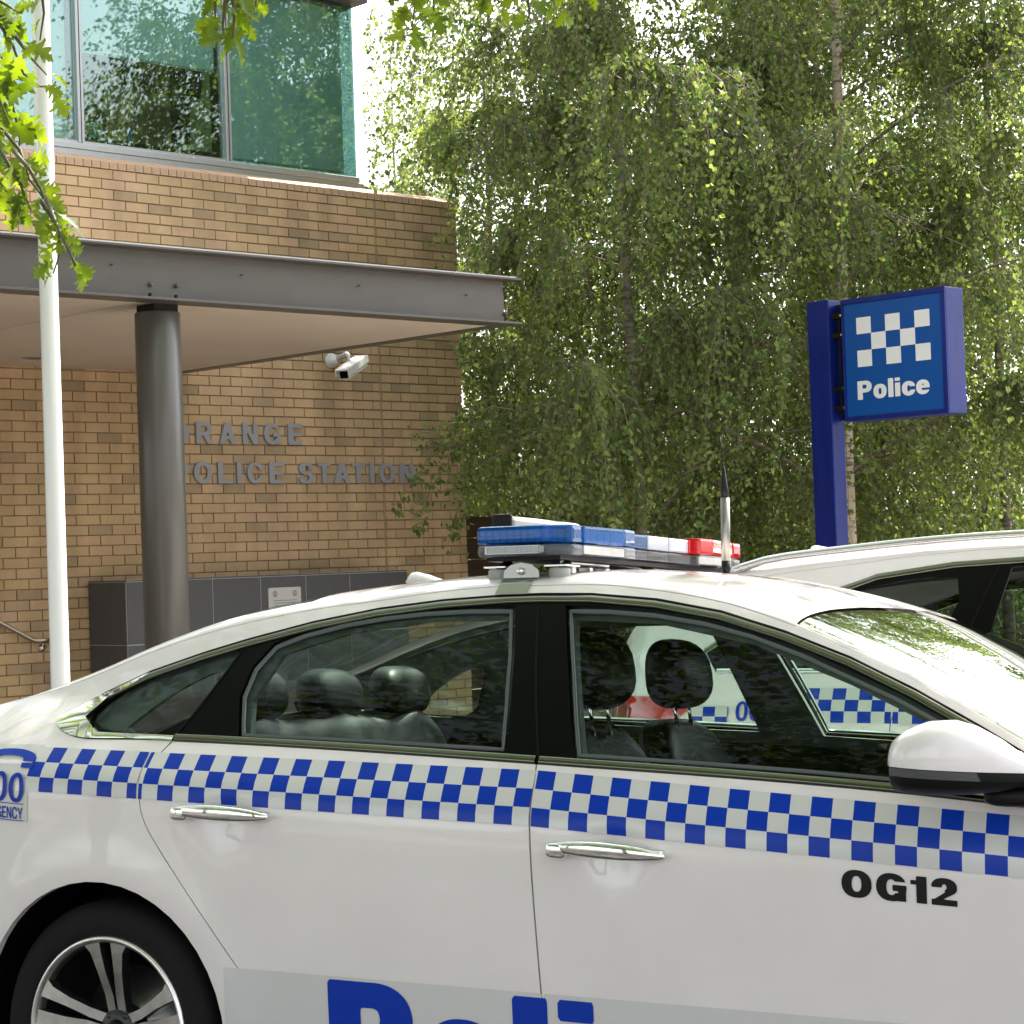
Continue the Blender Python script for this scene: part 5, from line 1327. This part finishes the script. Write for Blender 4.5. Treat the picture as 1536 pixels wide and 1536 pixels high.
bm = fit_width(glyph_bm('Police', 1, .25, .08), abs(t0[1]-t1[1])); caph = onX(1287, 572, SX)[2]-onX(1287, 600, SX)[2]
for v in bm.verts: v.co = Vector((SX-.0062, t0[1]-v.co.x, (t0[2]+t1[2])/2+v.co.y*caph))
under(sgn, obj('sign_lettering', bm, MWH))
pl_, pr_ = onX(1215, 600, SX), onX(1247, 600, SX); pth = onY(1275, 750, pr_[1])[0]-SX
ptop = onX(1214, 453, SX)[2]
SB('sign_post', SX-.0, SX+.16, pr_[1], pl_[1], PATHZ-.1, ptop, MBL, bev=.008)
for zz in (.88, .72, .28, .12):
    z = zB+hF*zz; SB('bracket', SX+.03, SX+.12, yL+.001, pr_[1]-.001, z-.02, z+.02, MT['blackm']); SB('bracket_bolt', SX+.018, SX+.03, yL+.02, yL+.035, z-.008, z+.008, MT['chrome'])
SB('cable_conduit', SX+.05, SX+.08, (yL+pr_[1])/2-.01, (yL+pr_[1])/2+.01, zB+.02, zT-.03, MT['blackm'])
SB('wiring_cover', SX+.10, SX+.14, yL+.001, pr_[1]-.001, zB+.02, zT-.02, MBL)

# ------------------------------------------------------------------ timber fence and the house beyond
MTB = mat('dark_stained_timber', (.055, .026, .016), .75, noise=.3, nscale=5, stretch=(.4, 4, 4), bump=.2)
FY = 17.6
fen = empty('timber_fence', (14.4, FY, PATHZ), 0, 'dark brown horizontal board fence beside the brick corner', 'fence')
ft_ = onY(715, 778, FY)[2]
nb = 9; bh = (ft_-PATHZ)/nb
for s_ in range(9):
    x0 = 14.45+2.4*s_
    under(fen, box('fence_post', x0-.05, x0+.05, FY+.03, FY+.13, PATHZ-.1, ft_+.05, MTB, None))
    for k in range(nb): under(fen, box('fence_board', x0+.004, x0+2.396, FY, FY+.028, PATHZ+.03+bh*k, PATHZ+.03+bh*(k+1)-.008, MTB, None))
hs = empty('cream_house', (24, 34, PATHZ), 0, 'cream house with a low grey roof glimpsed through the birches', 'house')
MCR = mat('cream_render', (.52, .42, .27), .85, noise=.08, nscale=1)
under(hs, box('wall', 19, 38, 30, 38, PATHZ, 3.1, MCR, None))
rv = [(18.5, 29.5, 3.1), (38.5, 29.5, 3.1), (38.5, 38.5, 3.1), (18.5, 38.5, 3.1), (22, 34, 4.6), (35, 34, 4.6)]
under(hs, obj('roof', mesh('roof', rv, [(0, 1, 5, 4), (1, 2, 5), (2, 3, 4, 5), (3, 0, 4), (3, 2, 1, 0)]), mat('grey_roof_tiles', (.12, .11, .11), .8, noise=.2, nscale=8)))
for x in (20.5, 24, 28, 32):
    wn_ = under(hs, box('window', x, x+1.5, 29.96, 30.02, .9, 2.2, MT['white'], None)); under(wn_, box('pane', x+.06, x+1.44, 29.945, 29.955, .96, 2.14, MT['black'], None))

# ================================================================== TREES
MT['bark'] = None
def bark_mat(name, c1, c2, sc=6, st=(1, 1, 5), thr=.55):
    m = bpy.data.materials.new(name); m.use_nodes = True; nt = m.node_tree; b = nt.nodes['Principled BSDF']; L = nt.links.new
    geo = nt.nodes.new('ShaderNodeNewGeometry'); mp = nt.nodes.new('ShaderNodeMapping'); mp.inputs['Scale'].default_value = st; L(geo.outputs['Position'], mp.inputs['Vector'])
    n = nt.nodes.new('ShaderNodeTexNoise'); n.inputs['Scale'].default_value = sc; n.inputs['Detail'].default_value = 6; L(mp.outputs[0], n.inputs['Vector'])
    r = nt.nodes.new('ShaderNodeValToRGB'); e = r.color_ramp.elements; e[0].position = thr-.06; e[0].color = (*c1, 1); e[1].position = thr+.06; e[1].color = (*c2, 1); L(n.outputs['Fac'], r.inputs[0]); L(r.outputs[0], b.inputs['Base Color'])
    b.inputs['Roughness'].default_value = .85; bp = nt.nodes.new('ShaderNodeBump'); bp.inputs['Strength'].default_value = .4; bp.inputs['Distance'].default_value = .01; L(n.outputs['Fac'], bp.inputs['Height']); L(bp.outputs[0], b.inputs['Normal'])
    return m
BIRCHBARK = bark_mat('birch_bark', (.17, .14, .105), (.075, .06, .048)); PALEBARK = bark_mat('pale_birch_bark', (.46, .38, .29), (.12, .09, .07), thr=.58); DARKBARK = bark_mat('dark_bark', (.07, .055, .042), (.14, .115, .09), 14, (1, 1, .3))
TWIG = mat('birch_twig', (.16, .12, .085), .8)
LEAF_B = leaf_mat('birch_leaf', (.052, .096, .027), (.166, .206, .060), .50)
LEAF_D = leaf_mat('dense_leaf', (.034, .060, .020), (.10, .130, .038), .38)
LEAF_O = leaf_mat('oak_leaf', (.075, .13, .018), (.15, .215, .032), .5, .35)
def leaves(name, P, D, size, asp, m, parent, rng, kind='stuff', fold=.25):
    """P (n,3) bases, D (n,3) hanging directions; rhombic folded leaves of 2 triangles"""
    n = len(P); D = D/(np.linalg.norm(D, axis=1, keepdims=True)+1e-9); A = rng.normal(size=(n, 3)); S_ = np.cross(D, A); S_ /= np.linalg.norm(S_, axis=1, keepdims=True)+1e-9
    N = np.cross(D, S_); s = (size*rng.uniform(.7, 1.25, n))[:, None]
    V = np.stack([P, P+D*s*.42+S_*s*asp*.5+N*s*fold*.3, P+D*s, P+D*s*.42-S_*s*asp*.5+N*s*fold*.3], 1).reshape(-1, 3)
    i = np.arange(n)*4; F = np.stack([np.stack([i, i+1, i+2], 1), np.stack([i, i+2, i+3], 1)], 1).reshape(-1, 3)
    me = np_mesh(name, V, F); at = me.attributes.new('rnd', 'FLOAT', 'POINT'); at.data.foreach_set('value', np.repeat(rng.random(n), 4).astype(np.float32))
    o = obj(name, me, m, parent); 
    if kind: o['kind'] = kind
    return o
def tubes_np(name, lines, rads, m, parent, n=4):
    """many polylines -> one mesh"""
    V = []; F = []
    for L_, r_ in zip(lines, rads):
        L_ = np.asarray(L_); k = len(L_); o = len(V)
        for i in range(k):
            d = L_[min(i+1, k-1)]-L_[max(i-1, 0)]; a, b = frame_of(d+1e-9)
            for j in range(n): t = 2*math.pi*j/n; V.append(L_[i]+r_[i]*(a*math.cos(t)+b*math.sin(t)))
        for i in range(k-1):
            for j in range(n): F.append((o+i*n+j, o+i*n+(j+1) % n, o+(i+1)*n+(j+1) % n, o+(i+1)*n+j))
    me = np_mesh(name, np.array(V), np.array(F)); me.shade_smooth(); return obj(name, me, m, parent)
def pruned(W):
    """crown is cut back from the station wall and from in front of the sign"""
    v = W-CAM; z = v@FW; x = 768+FPX*(v@RT)/z; y = 768-FPX*(v@UP)/z
    wall = ((x < 684+14*np.sin(y*.035)) & (y > 285) & (W[:, 1] < 15.6)) | ((W[:, 0] < 14.35) & (W[:, 1] > 15.45) & (W[:, 2] < 5.3))
    low = (z < 17.9) & (x > 1180) & (x < 1475) & (y > 395)
    win = (x < 548) & (y < 300)
    fence_ = (x < 752) & (y > 768)
    return ~(wall | low | win | fence_)
def birch(px, dep, h, r, limbs, strands, label, seed, zmin=.6, leaf=.054, dens=1.0, z0f=.16, lean=(0, 0), trunk_r=.06, group='weeping birches beside the police station', nleaf=26, lm=None, skew=(0, 0), bark=None):
    rng = np.random.default_rng(seed); b = atD(px, 835, dep); X, Y = b[0], b[1]
    e = empty('birch_tree', (X, Y, PATHZ), 0, label, 'tree', group)
    tk = [np.array([lean[0]*t+.10*math.sin(t*3+seed), lean[1]*t+.08*math.cos(t*2.3+seed)-.08*math.cos(seed), t*h]) for t in np.linspace(0, 1, 14)]
    tr = [trunk_r*(1-.93*(i/13)**.9)+.004 for i in range(14)]
    to = obj('trunk', tube_mesh('trunk', tk, tr, 14), bark or BIRCHBARK, e)
    TK = np.array(tk); lines = []; rads = []; LP = []
    for i in range(limbs):
        f = z0f+(.97-z0f)*(i+rng.random()*.7)/limbs; k = f*13; i0 = int(k); base = TK[i0]+(TK[min(i0+1, 13)]-TK[i0])*(k-i0)
        a = i*2.4+rng.random()*.8; ln = r*(1-.55*f**1.6)*rng.uniform(.65, 1.12); d = np.array([math.cos(a)+skew[0], math.sin(a)+skew[1], 0])
        up = rng.uniform(.55, 1.1)*(1-.3*f); pts = [base+d*ln*t+np.array([0, 0, ln*(up*t-.62*t*t*up)])+rng.normal(size=3)*.06*t for t in np.linspace(0, 1, 9)]
        lines.append(pts); rr = trunk_r*.36*(1-f*.6); rads.append([rr*(1-.88*t) for t in np.linspace(0, 1, 9)]); LP.append(np.array(pts))
        for q in range(3):   # side boughs
            t0 = rng.uniform(.3, .85); j = int(t0*8); p0 = pts[j]; da = a+rng.choice([-1, 1])*rng.uniform(.5, 1.1); l2 = ln*(1-t0*.6)*rng.uniform(.35, .6); dd = np.array([math.cos(da), math.sin(da), 0])
            s_ = [p0+dd*l2*t+np.array([0, 0, l2*(.5*t-.5*t*t)]) for t in np.linspace(0, 1, 6)]; lines.append(s_); rads.append([rr*.45*(1-.85*t) for t in np.linspace(0, 1, 6)]); LP.append(np.array(s_))
    og = np.array([X, Y, PATHZ]); kp = [i for i, l in enumerate(lines) if pruned(np.array(l)+og).all()]
    tubes_np('boughs', [lines[i] for i in kp], [[q*.8 for q in rads[i]] for i in kp], BIRCHBARK, e, 6)['kind'] = 'stuff'
    wts = np.array([np.linalg.norm(l[-1]-l[0])**1.15 for l in LP]); wts *= rng.gamma(1.1, 1., len(wts))+.08; wts /= wts.sum(); which = rng.choice(len(LP), strands, p=wts)
    tl_, tr_, P, D = [], [], [], []
    for w_ in which:
        l = LP[w_]; t = rng.uniform(.03, 1)**.9*(len(l)-1); i0 = min(int(t), len(l)-2); p = l[i0]+(l[i0+1]-l[i0])*(t-i0)
        out = np.array([l[-1][0]-l[0][0], l[-1][1]-l[0][1], 0]); out /= np.linalg.norm(out)+1e-6; out += rng.normal(size=3)*[.6, .6, .15]
        ln = rng.gamma(3.0, .27)*dens; ln = min(ln, 2.1, max(.15, p[2]-zmin)); kk = np.linspace(0, 1, 6); pts = [p+out*ln*.35*(1-(1-t_)**2)+np.array([0, 0, -ln*t_**1.45+.04*ln*t_]) for t_ in kk]
        pts = np.array(pts); tl_.append(pts[::2] if len(pts) > 4 else pts); tr_.append([.0042, .003, .0018][:len(tl_[-1])])
        m_ = max(4, int(nleaf*ln)); u = rng.uniform(.05, 1, m_)*5; j = np.minimum(u.astype(int), 4); q = pts[j]+(pts[j+1]-pts[j])*(u-j)[:, None]
        P.append(q+rng.normal(size=(m_, 3))*.028); D.append(np.tile([0, 0, -1.], (m_, 1))+rng.normal(size=(m_, 3))*.75+out*.2)
    org = np.array([X, Y, PATHZ]); ok = lambda q: pruned(q+org)
    tl2 = [(a, b) for a, b in zip(tl_, tr_) if ok(a).all()]
    tubes_np('twigs', [a for a, b in tl2], [b for a, b in tl2], TWIG, e, 3)['kind'] = 'stuff'
    P = np.concatenate(P); D = np.concatenate(D); k = ok(P)
    leaves('crown', P[k], D[k], leaf, .72, lm or LEAF_B, e, rng)
    return e
birch(968, 19.0, 10.5, 2.9, 38, 4200, 'weeping birch between the brick corner and the light bar, thin crown over the wall', 3, zmin=1.0, trunk_r=.055, skew=(-.1, .1))
birch(1283, 19.6, 11.5, 3.1, 44, 4900, 'weeping birch with the pale trunk rising directly behind the blue police sign', 5, zmin=.9, trunk_r=.085, lean=(.35, .2), bark=PALEBARK)
birch(1500, 21.5, 11.5, 3.2, 42, 4500, 'weeping birch at the right edge of the picture beyond the police wagon', 8, zmin=.8)
birch(1120, 24.0, 11, 3.4, 40, 3800, 'weeping birch farther back, between the light bar and the police sign', 11, zmin=.8, leaf=.055)
birch(790, 27.5, 9.0, 3.1, 32, 2100, 'distant birch with gappy backlit crown right of the upper office glass', 14, zmin=.8, leaf=.055, nleaf=20)
birch(735, 24.5, 8.2, 2.4, 30, 1700, 'slim birch rising just behind the brick corner, right of the wall edge', 19, zmin=.8, leaf=.056)
birch(620, 33, 9.5, 3.2, 30, 900, 'palest farthest birch just above the brick parapet beside the glass', 15, zmin=2, leaf=.06, nleaf=18)
birch(1400, 27, 12, 3.8, 36, 2600, 'tall birch crown at the back, above and behind the police sign', 17, zmin=1, leaf=.06)
# low spray reaching in front of the brick corner
def clump(name, c, rad, n, size, m, rng, parent=None, flat=1.0, hollow=.55):
    v = rng.normal(size=(n, 3)); v /= np.linalg.norm(v, axis=1, keepdims=True); rr = rng.uniform(hollow, 1, n)**.6
    lump = 1+.22*np.sin(v[:, 0]*5+c[0])*np.cos(v[:, 1]*6+c[1])+.15*np.sin(v[:, 2]*9+c[0])
    P = np.array(c)+v*(rr*lump)[:, None]*np.array(rad); D = v*.5+np.array([0, 0, -.6])+rng.normal(size=(n, 3))*.6
    return leaves(name, P, D, size, .8, m, parent, rng)
rng = np.random.default_rng(21)
def shrub(px, dep, h, r, n, label, group='shrubs along the back fence', lm=None, size=.07):
    b = atD(px, 835, dep); e = empty('shrub', (b[0], b[1], PATHZ), 0, label, 'shrub', group)
    clump('foliage', (0, 0, h*.5), (r, r, h*.55), n, size, lm or LEAF_D, rng, e)
    tubes_np('stems', [[(0.1*math.cos(a), .1*math.sin(a), 0), (r*.4*math.cos(a), r*.4*math.sin(a), h*.5), (r*.6*math.cos(a), r*.6*math.sin(a), h*.8)] for a in np.arange(0, 6, 1.1)], [[.03, .02, .008]]*6, DARKBARK, e, 5)
    return e
SHW = ['nearest the brick corner', 'left of the light bar centre', 'straight behind the thin birch trunk', 'above the red end of the light bar', 'left of the police sign post', 'directly behind the police sign', 'just right of the police sign', 'at the right edge of the picture', 'outside the right edge of the picture']
for i, (px, dep, h, r) in enumerate(((800, 26.5, 3.2, 1.1), (850, 27, 3.9, 1.8), (960, 26, 3.6, 1.7), (1060, 28, 4.4, 2.0), (1180, 26.5, 3.8, 1.8), (1300, 28, 4.6, 2.1), (1420, 26, 4.2, 2.0), (1530, 28, 4.8, 2.2), (1640, 26, 4.4, 2.2))):
    shrub(px, dep, h, r, 5200, 'dark shrub in the back row, %s' % SHW[i])
# ---- twigs of the near birch across the brick corner
def spray(parent_label, pts_px, dep, n, seed, leafs=.05, m=None, par=None):
    rng = np.random.default_rng(seed); P = []; D = []; L_ = []
    for line in pts_px:
        w_ = np.array([atD(x, y, dep+rng.uniform(-.15, .15)) for x, y in line]); L_.append(w_)
        for i in range(len(w_)-1):
            k = int(n*np.linalg.norm(w_[i+1]-w_[i])); u = rng.random(k)[:, None]; P.append(w_[i]+(w_[i+1]-w_[i])*u+rng.normal(size=(k, 3))*.045); D.append(np.tile([0, 0, -1.], (k, 1))+rng.normal(size=(k, 3))*.6)
    tubes_np('hanging_twigs', L_, [[.006-.004*i/(len(l)-1) for i in range(len(l))] for l in L_], TWIG, par, 4)['kind'] = 'stuff'
    leaves('hanging_leaves', np.concatenate(P), np.concatenate(D), leafs, .7, m or LEAF_B, par, rng)
b3 = [o for o in COL.objects if o.name == 'birch_tree'][0]
def spray_on(tree, lines, dep, n, seed, **k):
    before = set(COL.objects); spray('', lines, dep, n, seed, **k)
    for o in set(COL.objects)-before: o.parent = tree; o.matrix_parent_inverse = Matrix.Translation(-tree.location)
spray_on(b3, [[(780, 640), (740, 632), (690, 640), (645, 648), (612, 652)], [(760, 650), (715, 660), (670, 672), (640, 690), (625, 720), (612, 745), (595, 765)], [(740, 655), (700, 690), (690, 740), (682, 790), (672, 815)],
              [(730, 650), (690, 668), (668, 700), (645, 735), (632, 775), (628, 800)], [(760, 640), (720, 650), (680, 655), (650, 668), (628, 676)], [(745, 690), (712, 720), (698, 760), (690, 800)],
              [(800, 620), (740, 610), (700, 622), (660, 634)], [(790, 660), (735, 690), (712, 700), (690, 720), (676, 745)]], 17.6, 85, 31, leafs=.058)
spray_on(b3, [[(760, 330), (710, 345), (670, 352), (640, 358)], [(750, 350), (700, 372), (668, 392), (655, 408)], [(760, 300), (712, 318), (690, 330), (676, 352)]], 18.2, 60, 33)
spray_on(b3, [[(905, 360), (870, 372), (835, 395), (800, 400)], [(985, 370), (930, 352), (880, 372)], [(900, 628), (850, 632), (800, 650), (760, 672), (735, 690)]], 17.2, 40, 35)

# ---- street oak: trunk out of frame to the left, crown overhead, branch tips hanging into the picture
OX, OY = .3, 9.5
oak = empty('street_oak', (OX, OY, PATHZ), 0, 'street oak whose lobed bright leaves hang down across the top left', 'tree')
tube('trunk', [(0, 0, 0), (.03, .02, 1.5), (.0, .05, 3.2), (.1, 0, 5), (.2, .1, 8), (.3, .1, 11)], [.24, .19, .17, .14, .09, .03], DARKBARK, oak, n=18)
LOBE = []
def oak_leaf(seed):
    """deeply lobed leaf outline with bristle tips, about 1 unit long"""
    r_ = random.Random(seed); half = []
    lob = [(.14, .07), (.17, .24), (.23, .22), (.30, .09), (.37, .30), (.40, .44), (.47, .36), (.52, .11), (.62, .27), (.70, .36), (.73, .24), (.76, .12), (.86, .17), (.90, .09), (1.0, 0)]
    for i, (x, y) in enumerate(lob):
        k = r_.uniform(.85, 1.15); half.append((x+(.05)*(y > .2), y*k))
    pts = [(0.0, .012)]+half[:-1]; out = pts+[(1.0, 0)]+[(x, -y*r_.uniform(.9, 1.1)) for x, y in pts[::-1]]
    V = []; spine = [(x/10, 0) for x in range(11)]
    vs = [Vector(p) for p in out+spine[1:10]]; n = len(out); es = [(i, (i+1) % n) for i in range(n)]
    ov, oe, of, *_ = delaunay_2d_cdt(vs, es, [], 1, 1e-6)
    c = r_.uniform(-.25, .25); fl_ = r_.uniform(.15, .45)
    V = [(v.x-.0, v.y, -.22*v.x*v.x*(1+c)+abs(v.y)*fl_+.06*math.sin(v.x*9+seed)*v.y) for v in ov]
    F = [tuple(f) for f in of]; o = len(V); V += [(-.28, -.006, .03), (-.28, .006, .03), (0, .006, 0), (0, -.006, 0)]; F.append((o, o+1, o+2, o+3))
    me = mesh('leaf', V, F, True); me.materials.append(LEAF_O); at = me.attributes.new('rnd', 'FLOAT', 'POINT'); at.data.foreach_set('value', np.full(len(V), r_.random(), dtype=np.float32)); return me
OL = [oak_leaf(i) for i in range(8)]
rr = random.Random(5); nleaf = 0
OAKTW = mat('oak_twig', (.10, .09, .05), .7)
def oak_branch(line, dep, spacing=.045, size=.115, side=True, jitter=.25):
    global nleaf
    w_ = [atD(x, y, dep+rr.uniform(-.1, .1)) for x, y in line]; br = under(oak, tube('twig', w_, [.009-.006*i/(len(w_)-1) for i in range(len(w_))], OAKTW, n=6))
    for i in range(len(w_)-1):
        seg = w_[i+1]-w_[i]; L_ = np.linalg.norm(seg); k = max(1, int(L_/spacing))
        for j in range(k):
            if nleaf >= 300: return
            p = Vector(w_[i]+seg*(j+rr.random())/k); sd_ = 1 if rr.random() < .5 else -1
            lat = Vector(np.cross(seg/L_, FW)).normalized()*sd_; d = (Vector(seg/L_)*rr.uniform(-.1, .7)+lat*rr.uniform(.3, 1)+Vector((0, 0, -.75))+Vector((rr.gauss(0, .25), rr.gauss(0, .25), rr.gauss(0, .2)))).normalized()
            nrm = Vector((rr.gauss(0, .55), rr.gauss(0, .55), 0))-Vector(FW)*rr.choice((.5, .9))*rr.choice((1, 1, -1))+Vector((0, 0, .45)); yv = nrm.cross(d).normalized(); zv = d.cross(yv).normalized(); s = size*rr.uniform(.7, 1.25)
            q = p+d*s*.28
            o = bpy.data.objects.new('leaf', OL[rr.randrange(8)]); COL.objects.link(o)
            o.matrix_world = Matrix(((d.x*s, yv.x*s, zv.x*s, q.x), (d.y*s, yv.y*s, zv.y*s, q.y), (d.z*s, yv.z*s, zv.z*s, q.z), (0, 0, 0, 1)))
            o.parent = br; o.matrix_parent_inverse = Matrix.Translation(-oak.location).inverted() @ Matrix.Translation(-oak.location); nleaf += 1
for line, dep, sp, sz in (
    ([(-60, -40), (-10, 20), (20, 70), (35, 110), (60, 130), (85, 128)], 8.6, .05, .115),
    ([(-60, 60), (-10, 110), (20, 160), (30, 210), (22, 260)], 8.8, .045, .12),
    ([(-50, 150), (0, 190), (30, 225), (45, 270), (68, 300), (85, 330)], 8.5, .042, .11),
    ([(20, 225), (45, 255), (70, 300), (88, 345), (90, 380), (80, 410)], 8.4, .04, .10),
    ([(70, 300), (90, 350), (105, 380), (118, 405)], 8.3, .045, .09),
    ([(-40, -20), (5, 5), (30, 20)], 8.4, .06, .11), ([(-50, 230), (-10, 260), (12, 290), (10, 320)], 8.7, .05, .11),
    ([(50, -60), (62, -20), (66, 20), (60, 60)], 8.5, .07, .10),
    ([(-60, 10), (-20, 50), (5, 90), (2, 140), (-8, 200)], 8.9, .05, .12),
    ([(352, -70), (350, -30), (340, 5), (335, 35)], 8.2, .036, .085), ([(352, -50), (365, -20), (372, 5), (368, 28)], 8.3, .036, .085), ([(345, -20), (352, 15), (350, 52), (346, 70)], 8.1, .03, .09), ([(330, -40), (338, -5), (334, 40), (338, 60)], 8.2, .035, .09), ([(375, -40), (380, -5), (374, 35)], 8.15, .036, .085), ([(330, -50), (325, -10), (322, 15), (324, 35)], 8.2, .04, .08), ([(385, -60), (385, -20), (384, 10)], 8.2, .045, .08),
    ([(560, -70), (600, -20), (622, 10), (618, 44)], 8.6, .04, .095), ([(680, -60), (655, -20), (650, 6), (652, 22)], 8.5, .045, .09), ([(800, -60), (790, -10), (795, 20), (790, 34)], 8.5, .045, .09), ([(-55, 200), (-30, 260), (-10, 300)], 8.6, .04, .12), ([(-50, -30), (-20, 0), (-5, 60)], 8.6, .045, .12), ([(-30, 90), (-5, 140), (14, 185)], 8.7, .045, .125), ([(20, 50), (45, 85), (70, 112)], 8.6, .05, .11), ([(0, 225), (30, 275), (48, 320)], 8.5, .042, .115), ([(600, -40), (640, -5), (690, 8)], 8.5, .045, .09), ([(870, -50), (852, -15), (856, 12)], 8.5, .045, .09), ([(740, -40), (732, -8), (740, 18)], 8.6, .045, .09), ([(60, 300), (100, 360), (112, 400)], 8.35, .05, .095), ([(640, -60), (680, -25), (720, -8), (760, 5)], 8.6, .045, .085), ([(760, -60), (800, -25), (830, 0), (835, 18)], 8.5, .045, .085), ([(850, -60), (880, -25), (905, -5)], 8.5, .05, .085), ([(590, -50), (650, -30), (700, -20), (740, -18)], 8.6, .05, .085), ([(940, -50), (970, -25), (1000, -12)], 8.6, .07, .085), ([(780, -60), (860, -32), (900, -20)], 8.6, .05, .085)):
    oak_branch(line, dep, sp, sz)
# limbs and overhead crown (above the frame, shading the cars)
rng = np.random.default_rng(4); lines = []; rads = []; Pl = []; Dl = []
for i in range(26):
    z0 = 3.6+i*.24; a = i*2.4; ln = rng.uniform(4.5, 7.5)*(1-.3*i/26); d = np.array([math.cos(a), math.sin(a), 0])
    pts = [np.array([.05, .02, z0])+d*ln*t+np.array([0, 0, ln*(.42*t-.22*t*t)]) for t in np.linspace(0, 1, 8)]; lines.append(pts); rads.append([.07*(1-.85*t) for t in np.linspace(0, 1, 8)])
    for k in range(70):
        t = rng.uniform(.2, 1)*7; j = min(int(t), 6); p = pts[j]+(pts[j+1]-pts[j])*(t-j)+rng.normal(size=3)*[.75, .75, .4]
        Pl.append(p+rng.normal(size=(8, 3))*.16); Dl.append(rng.normal(size=(8, 3))+[0, 0, -.4])
for (cx, cy, cz, n_) in ((7.6, 6.6, 6.3, 230), (6.8, 6.0, 5.9, 200), (8.2, 5.4, 6.5, 170), (8.6, 7.2, 7.0, 170), (3.0, 3.6, 6.4, 330), (5.0, 2.8, 6.8, 330), (1.2, 5.2, 6.3, 300), (2.2, 1.0, 6.3, 330), (7.4, 2.8, 6.6, 330), (.2, 2.8, 6.2, 300), (4.2, .4, 6.6, 300), (5.2, 5.0, 7.0, 260), (-.6, -.6, 6.2, 260)):     # unseen leaf clumps added to shade the cars and the road
    for k in range(n_): Pl.append(np.array([cx-OX, cy-OY, cz])+rng.normal(size=3)*[.85, .8, .4]+rng.normal(size=(8, 3))*.14); Dl.append(rng.normal(size=(8, 3))+[0, 0, -.4])
lines.append([np.array([.1, 0, 5.0]), np.array([2.5, -.6, 6.0]), np.array([4.8, -1.3, 6.6]), np.array([7.2, -1.9, 6.9])]); rads.append([.08, .06, .04, .02])
Pl = np.concatenate(Pl); Dl = np.concatenate(Dl)
Wp = Pl+np.array([OX, OY, PATHZ]); vv = Wp-CAM; zz = vv@FW; pxx = 768+FPX*(vv@RT)/np.maximum(zz, .01); pyy = 768-FPX*(vv@UP)/np.maximum(zz, .01)
keep = ~((zz > 0) & (pxx > -90) & (pxx < 1640) & (pyy > -110))
kl = []; kr = []
for l, r_ in zip(lines, rads):
    L_ = np.array(l)+np.array([OX, OY, PATHZ]); v = L_-CAM; z = v@FW; x_ = 768+FPX*(v@RT)/np.maximum(z, .01); y_ = 768-FPX*(v@UP)/np.maximum(z, .01)
    bad = (z > 0) & (x_ > -60) & (x_ < 1600) & (y_ > -60)
    if not bad.any(): kl.append(l); kr.append(r_)
tubes_np('limbs', kl, kr, DARKBARK, oak, 6)
leaves('crown', Pl[keep], Dl[keep], .13, .6, LEAF_O, oak, rng)
# ---- trees on the other side of the street (behind the photographer; seen only as reflections)
def round_tree(X, Y, h, r, n, label, seed, size=.095, zbase=None):
    rg = np.random.default_rng(seed); e = empty('street_tree', (X, Y, gz-.7), 0, label, 'tree')
    tube('trunk', [(0, 0, 0), (.05, 0, h*.35), (0, .05, h*.7)], [.25, .18, .06], DARKBARK, e, n=12)
    for k in range(9):
        a = k*2.4; c = (r*.5*math.cos(a)*(k > 0), r*.5*math.sin(a)*(k > 0), h*(.42+.055*k)); clump('crown', c, (r*.55, r*.55, r*.5), n//9, size, LEAF_D if k % 2 else LEAF_B, rg, e, hollow=.2)
for i, (X, Y, h, r) in enumerate(((25, -9, 13, 5.2), (15, -14, 13, 5.2), (3, -18, 10, 4.2), (-7, -9, 12, 5), (-4.5, 2.5, 13, 4.6), (-8.5, 9, 13, 5), (-8, 17, 12, 4.5), (36, -6, 10, 4.0))):
    round_tree(X, Y, h, r, 60000 if i in (4, 5) else 70000 if i < 2 else 16000, ['broad street tree mirrored in the upper office glass', 'tall street tree behind the photographer, toward the right', 'street tree straight behind the photographer', 'street tree behind the photographer, toward the left', 'street tree mirrored in the rear door window', 'street tree mirrored in the quarter window', 'street tree beyond the far left end of the street', 'street tree farthest right down the street'][i], 40+i)

assert nleaf < 301, nleaf
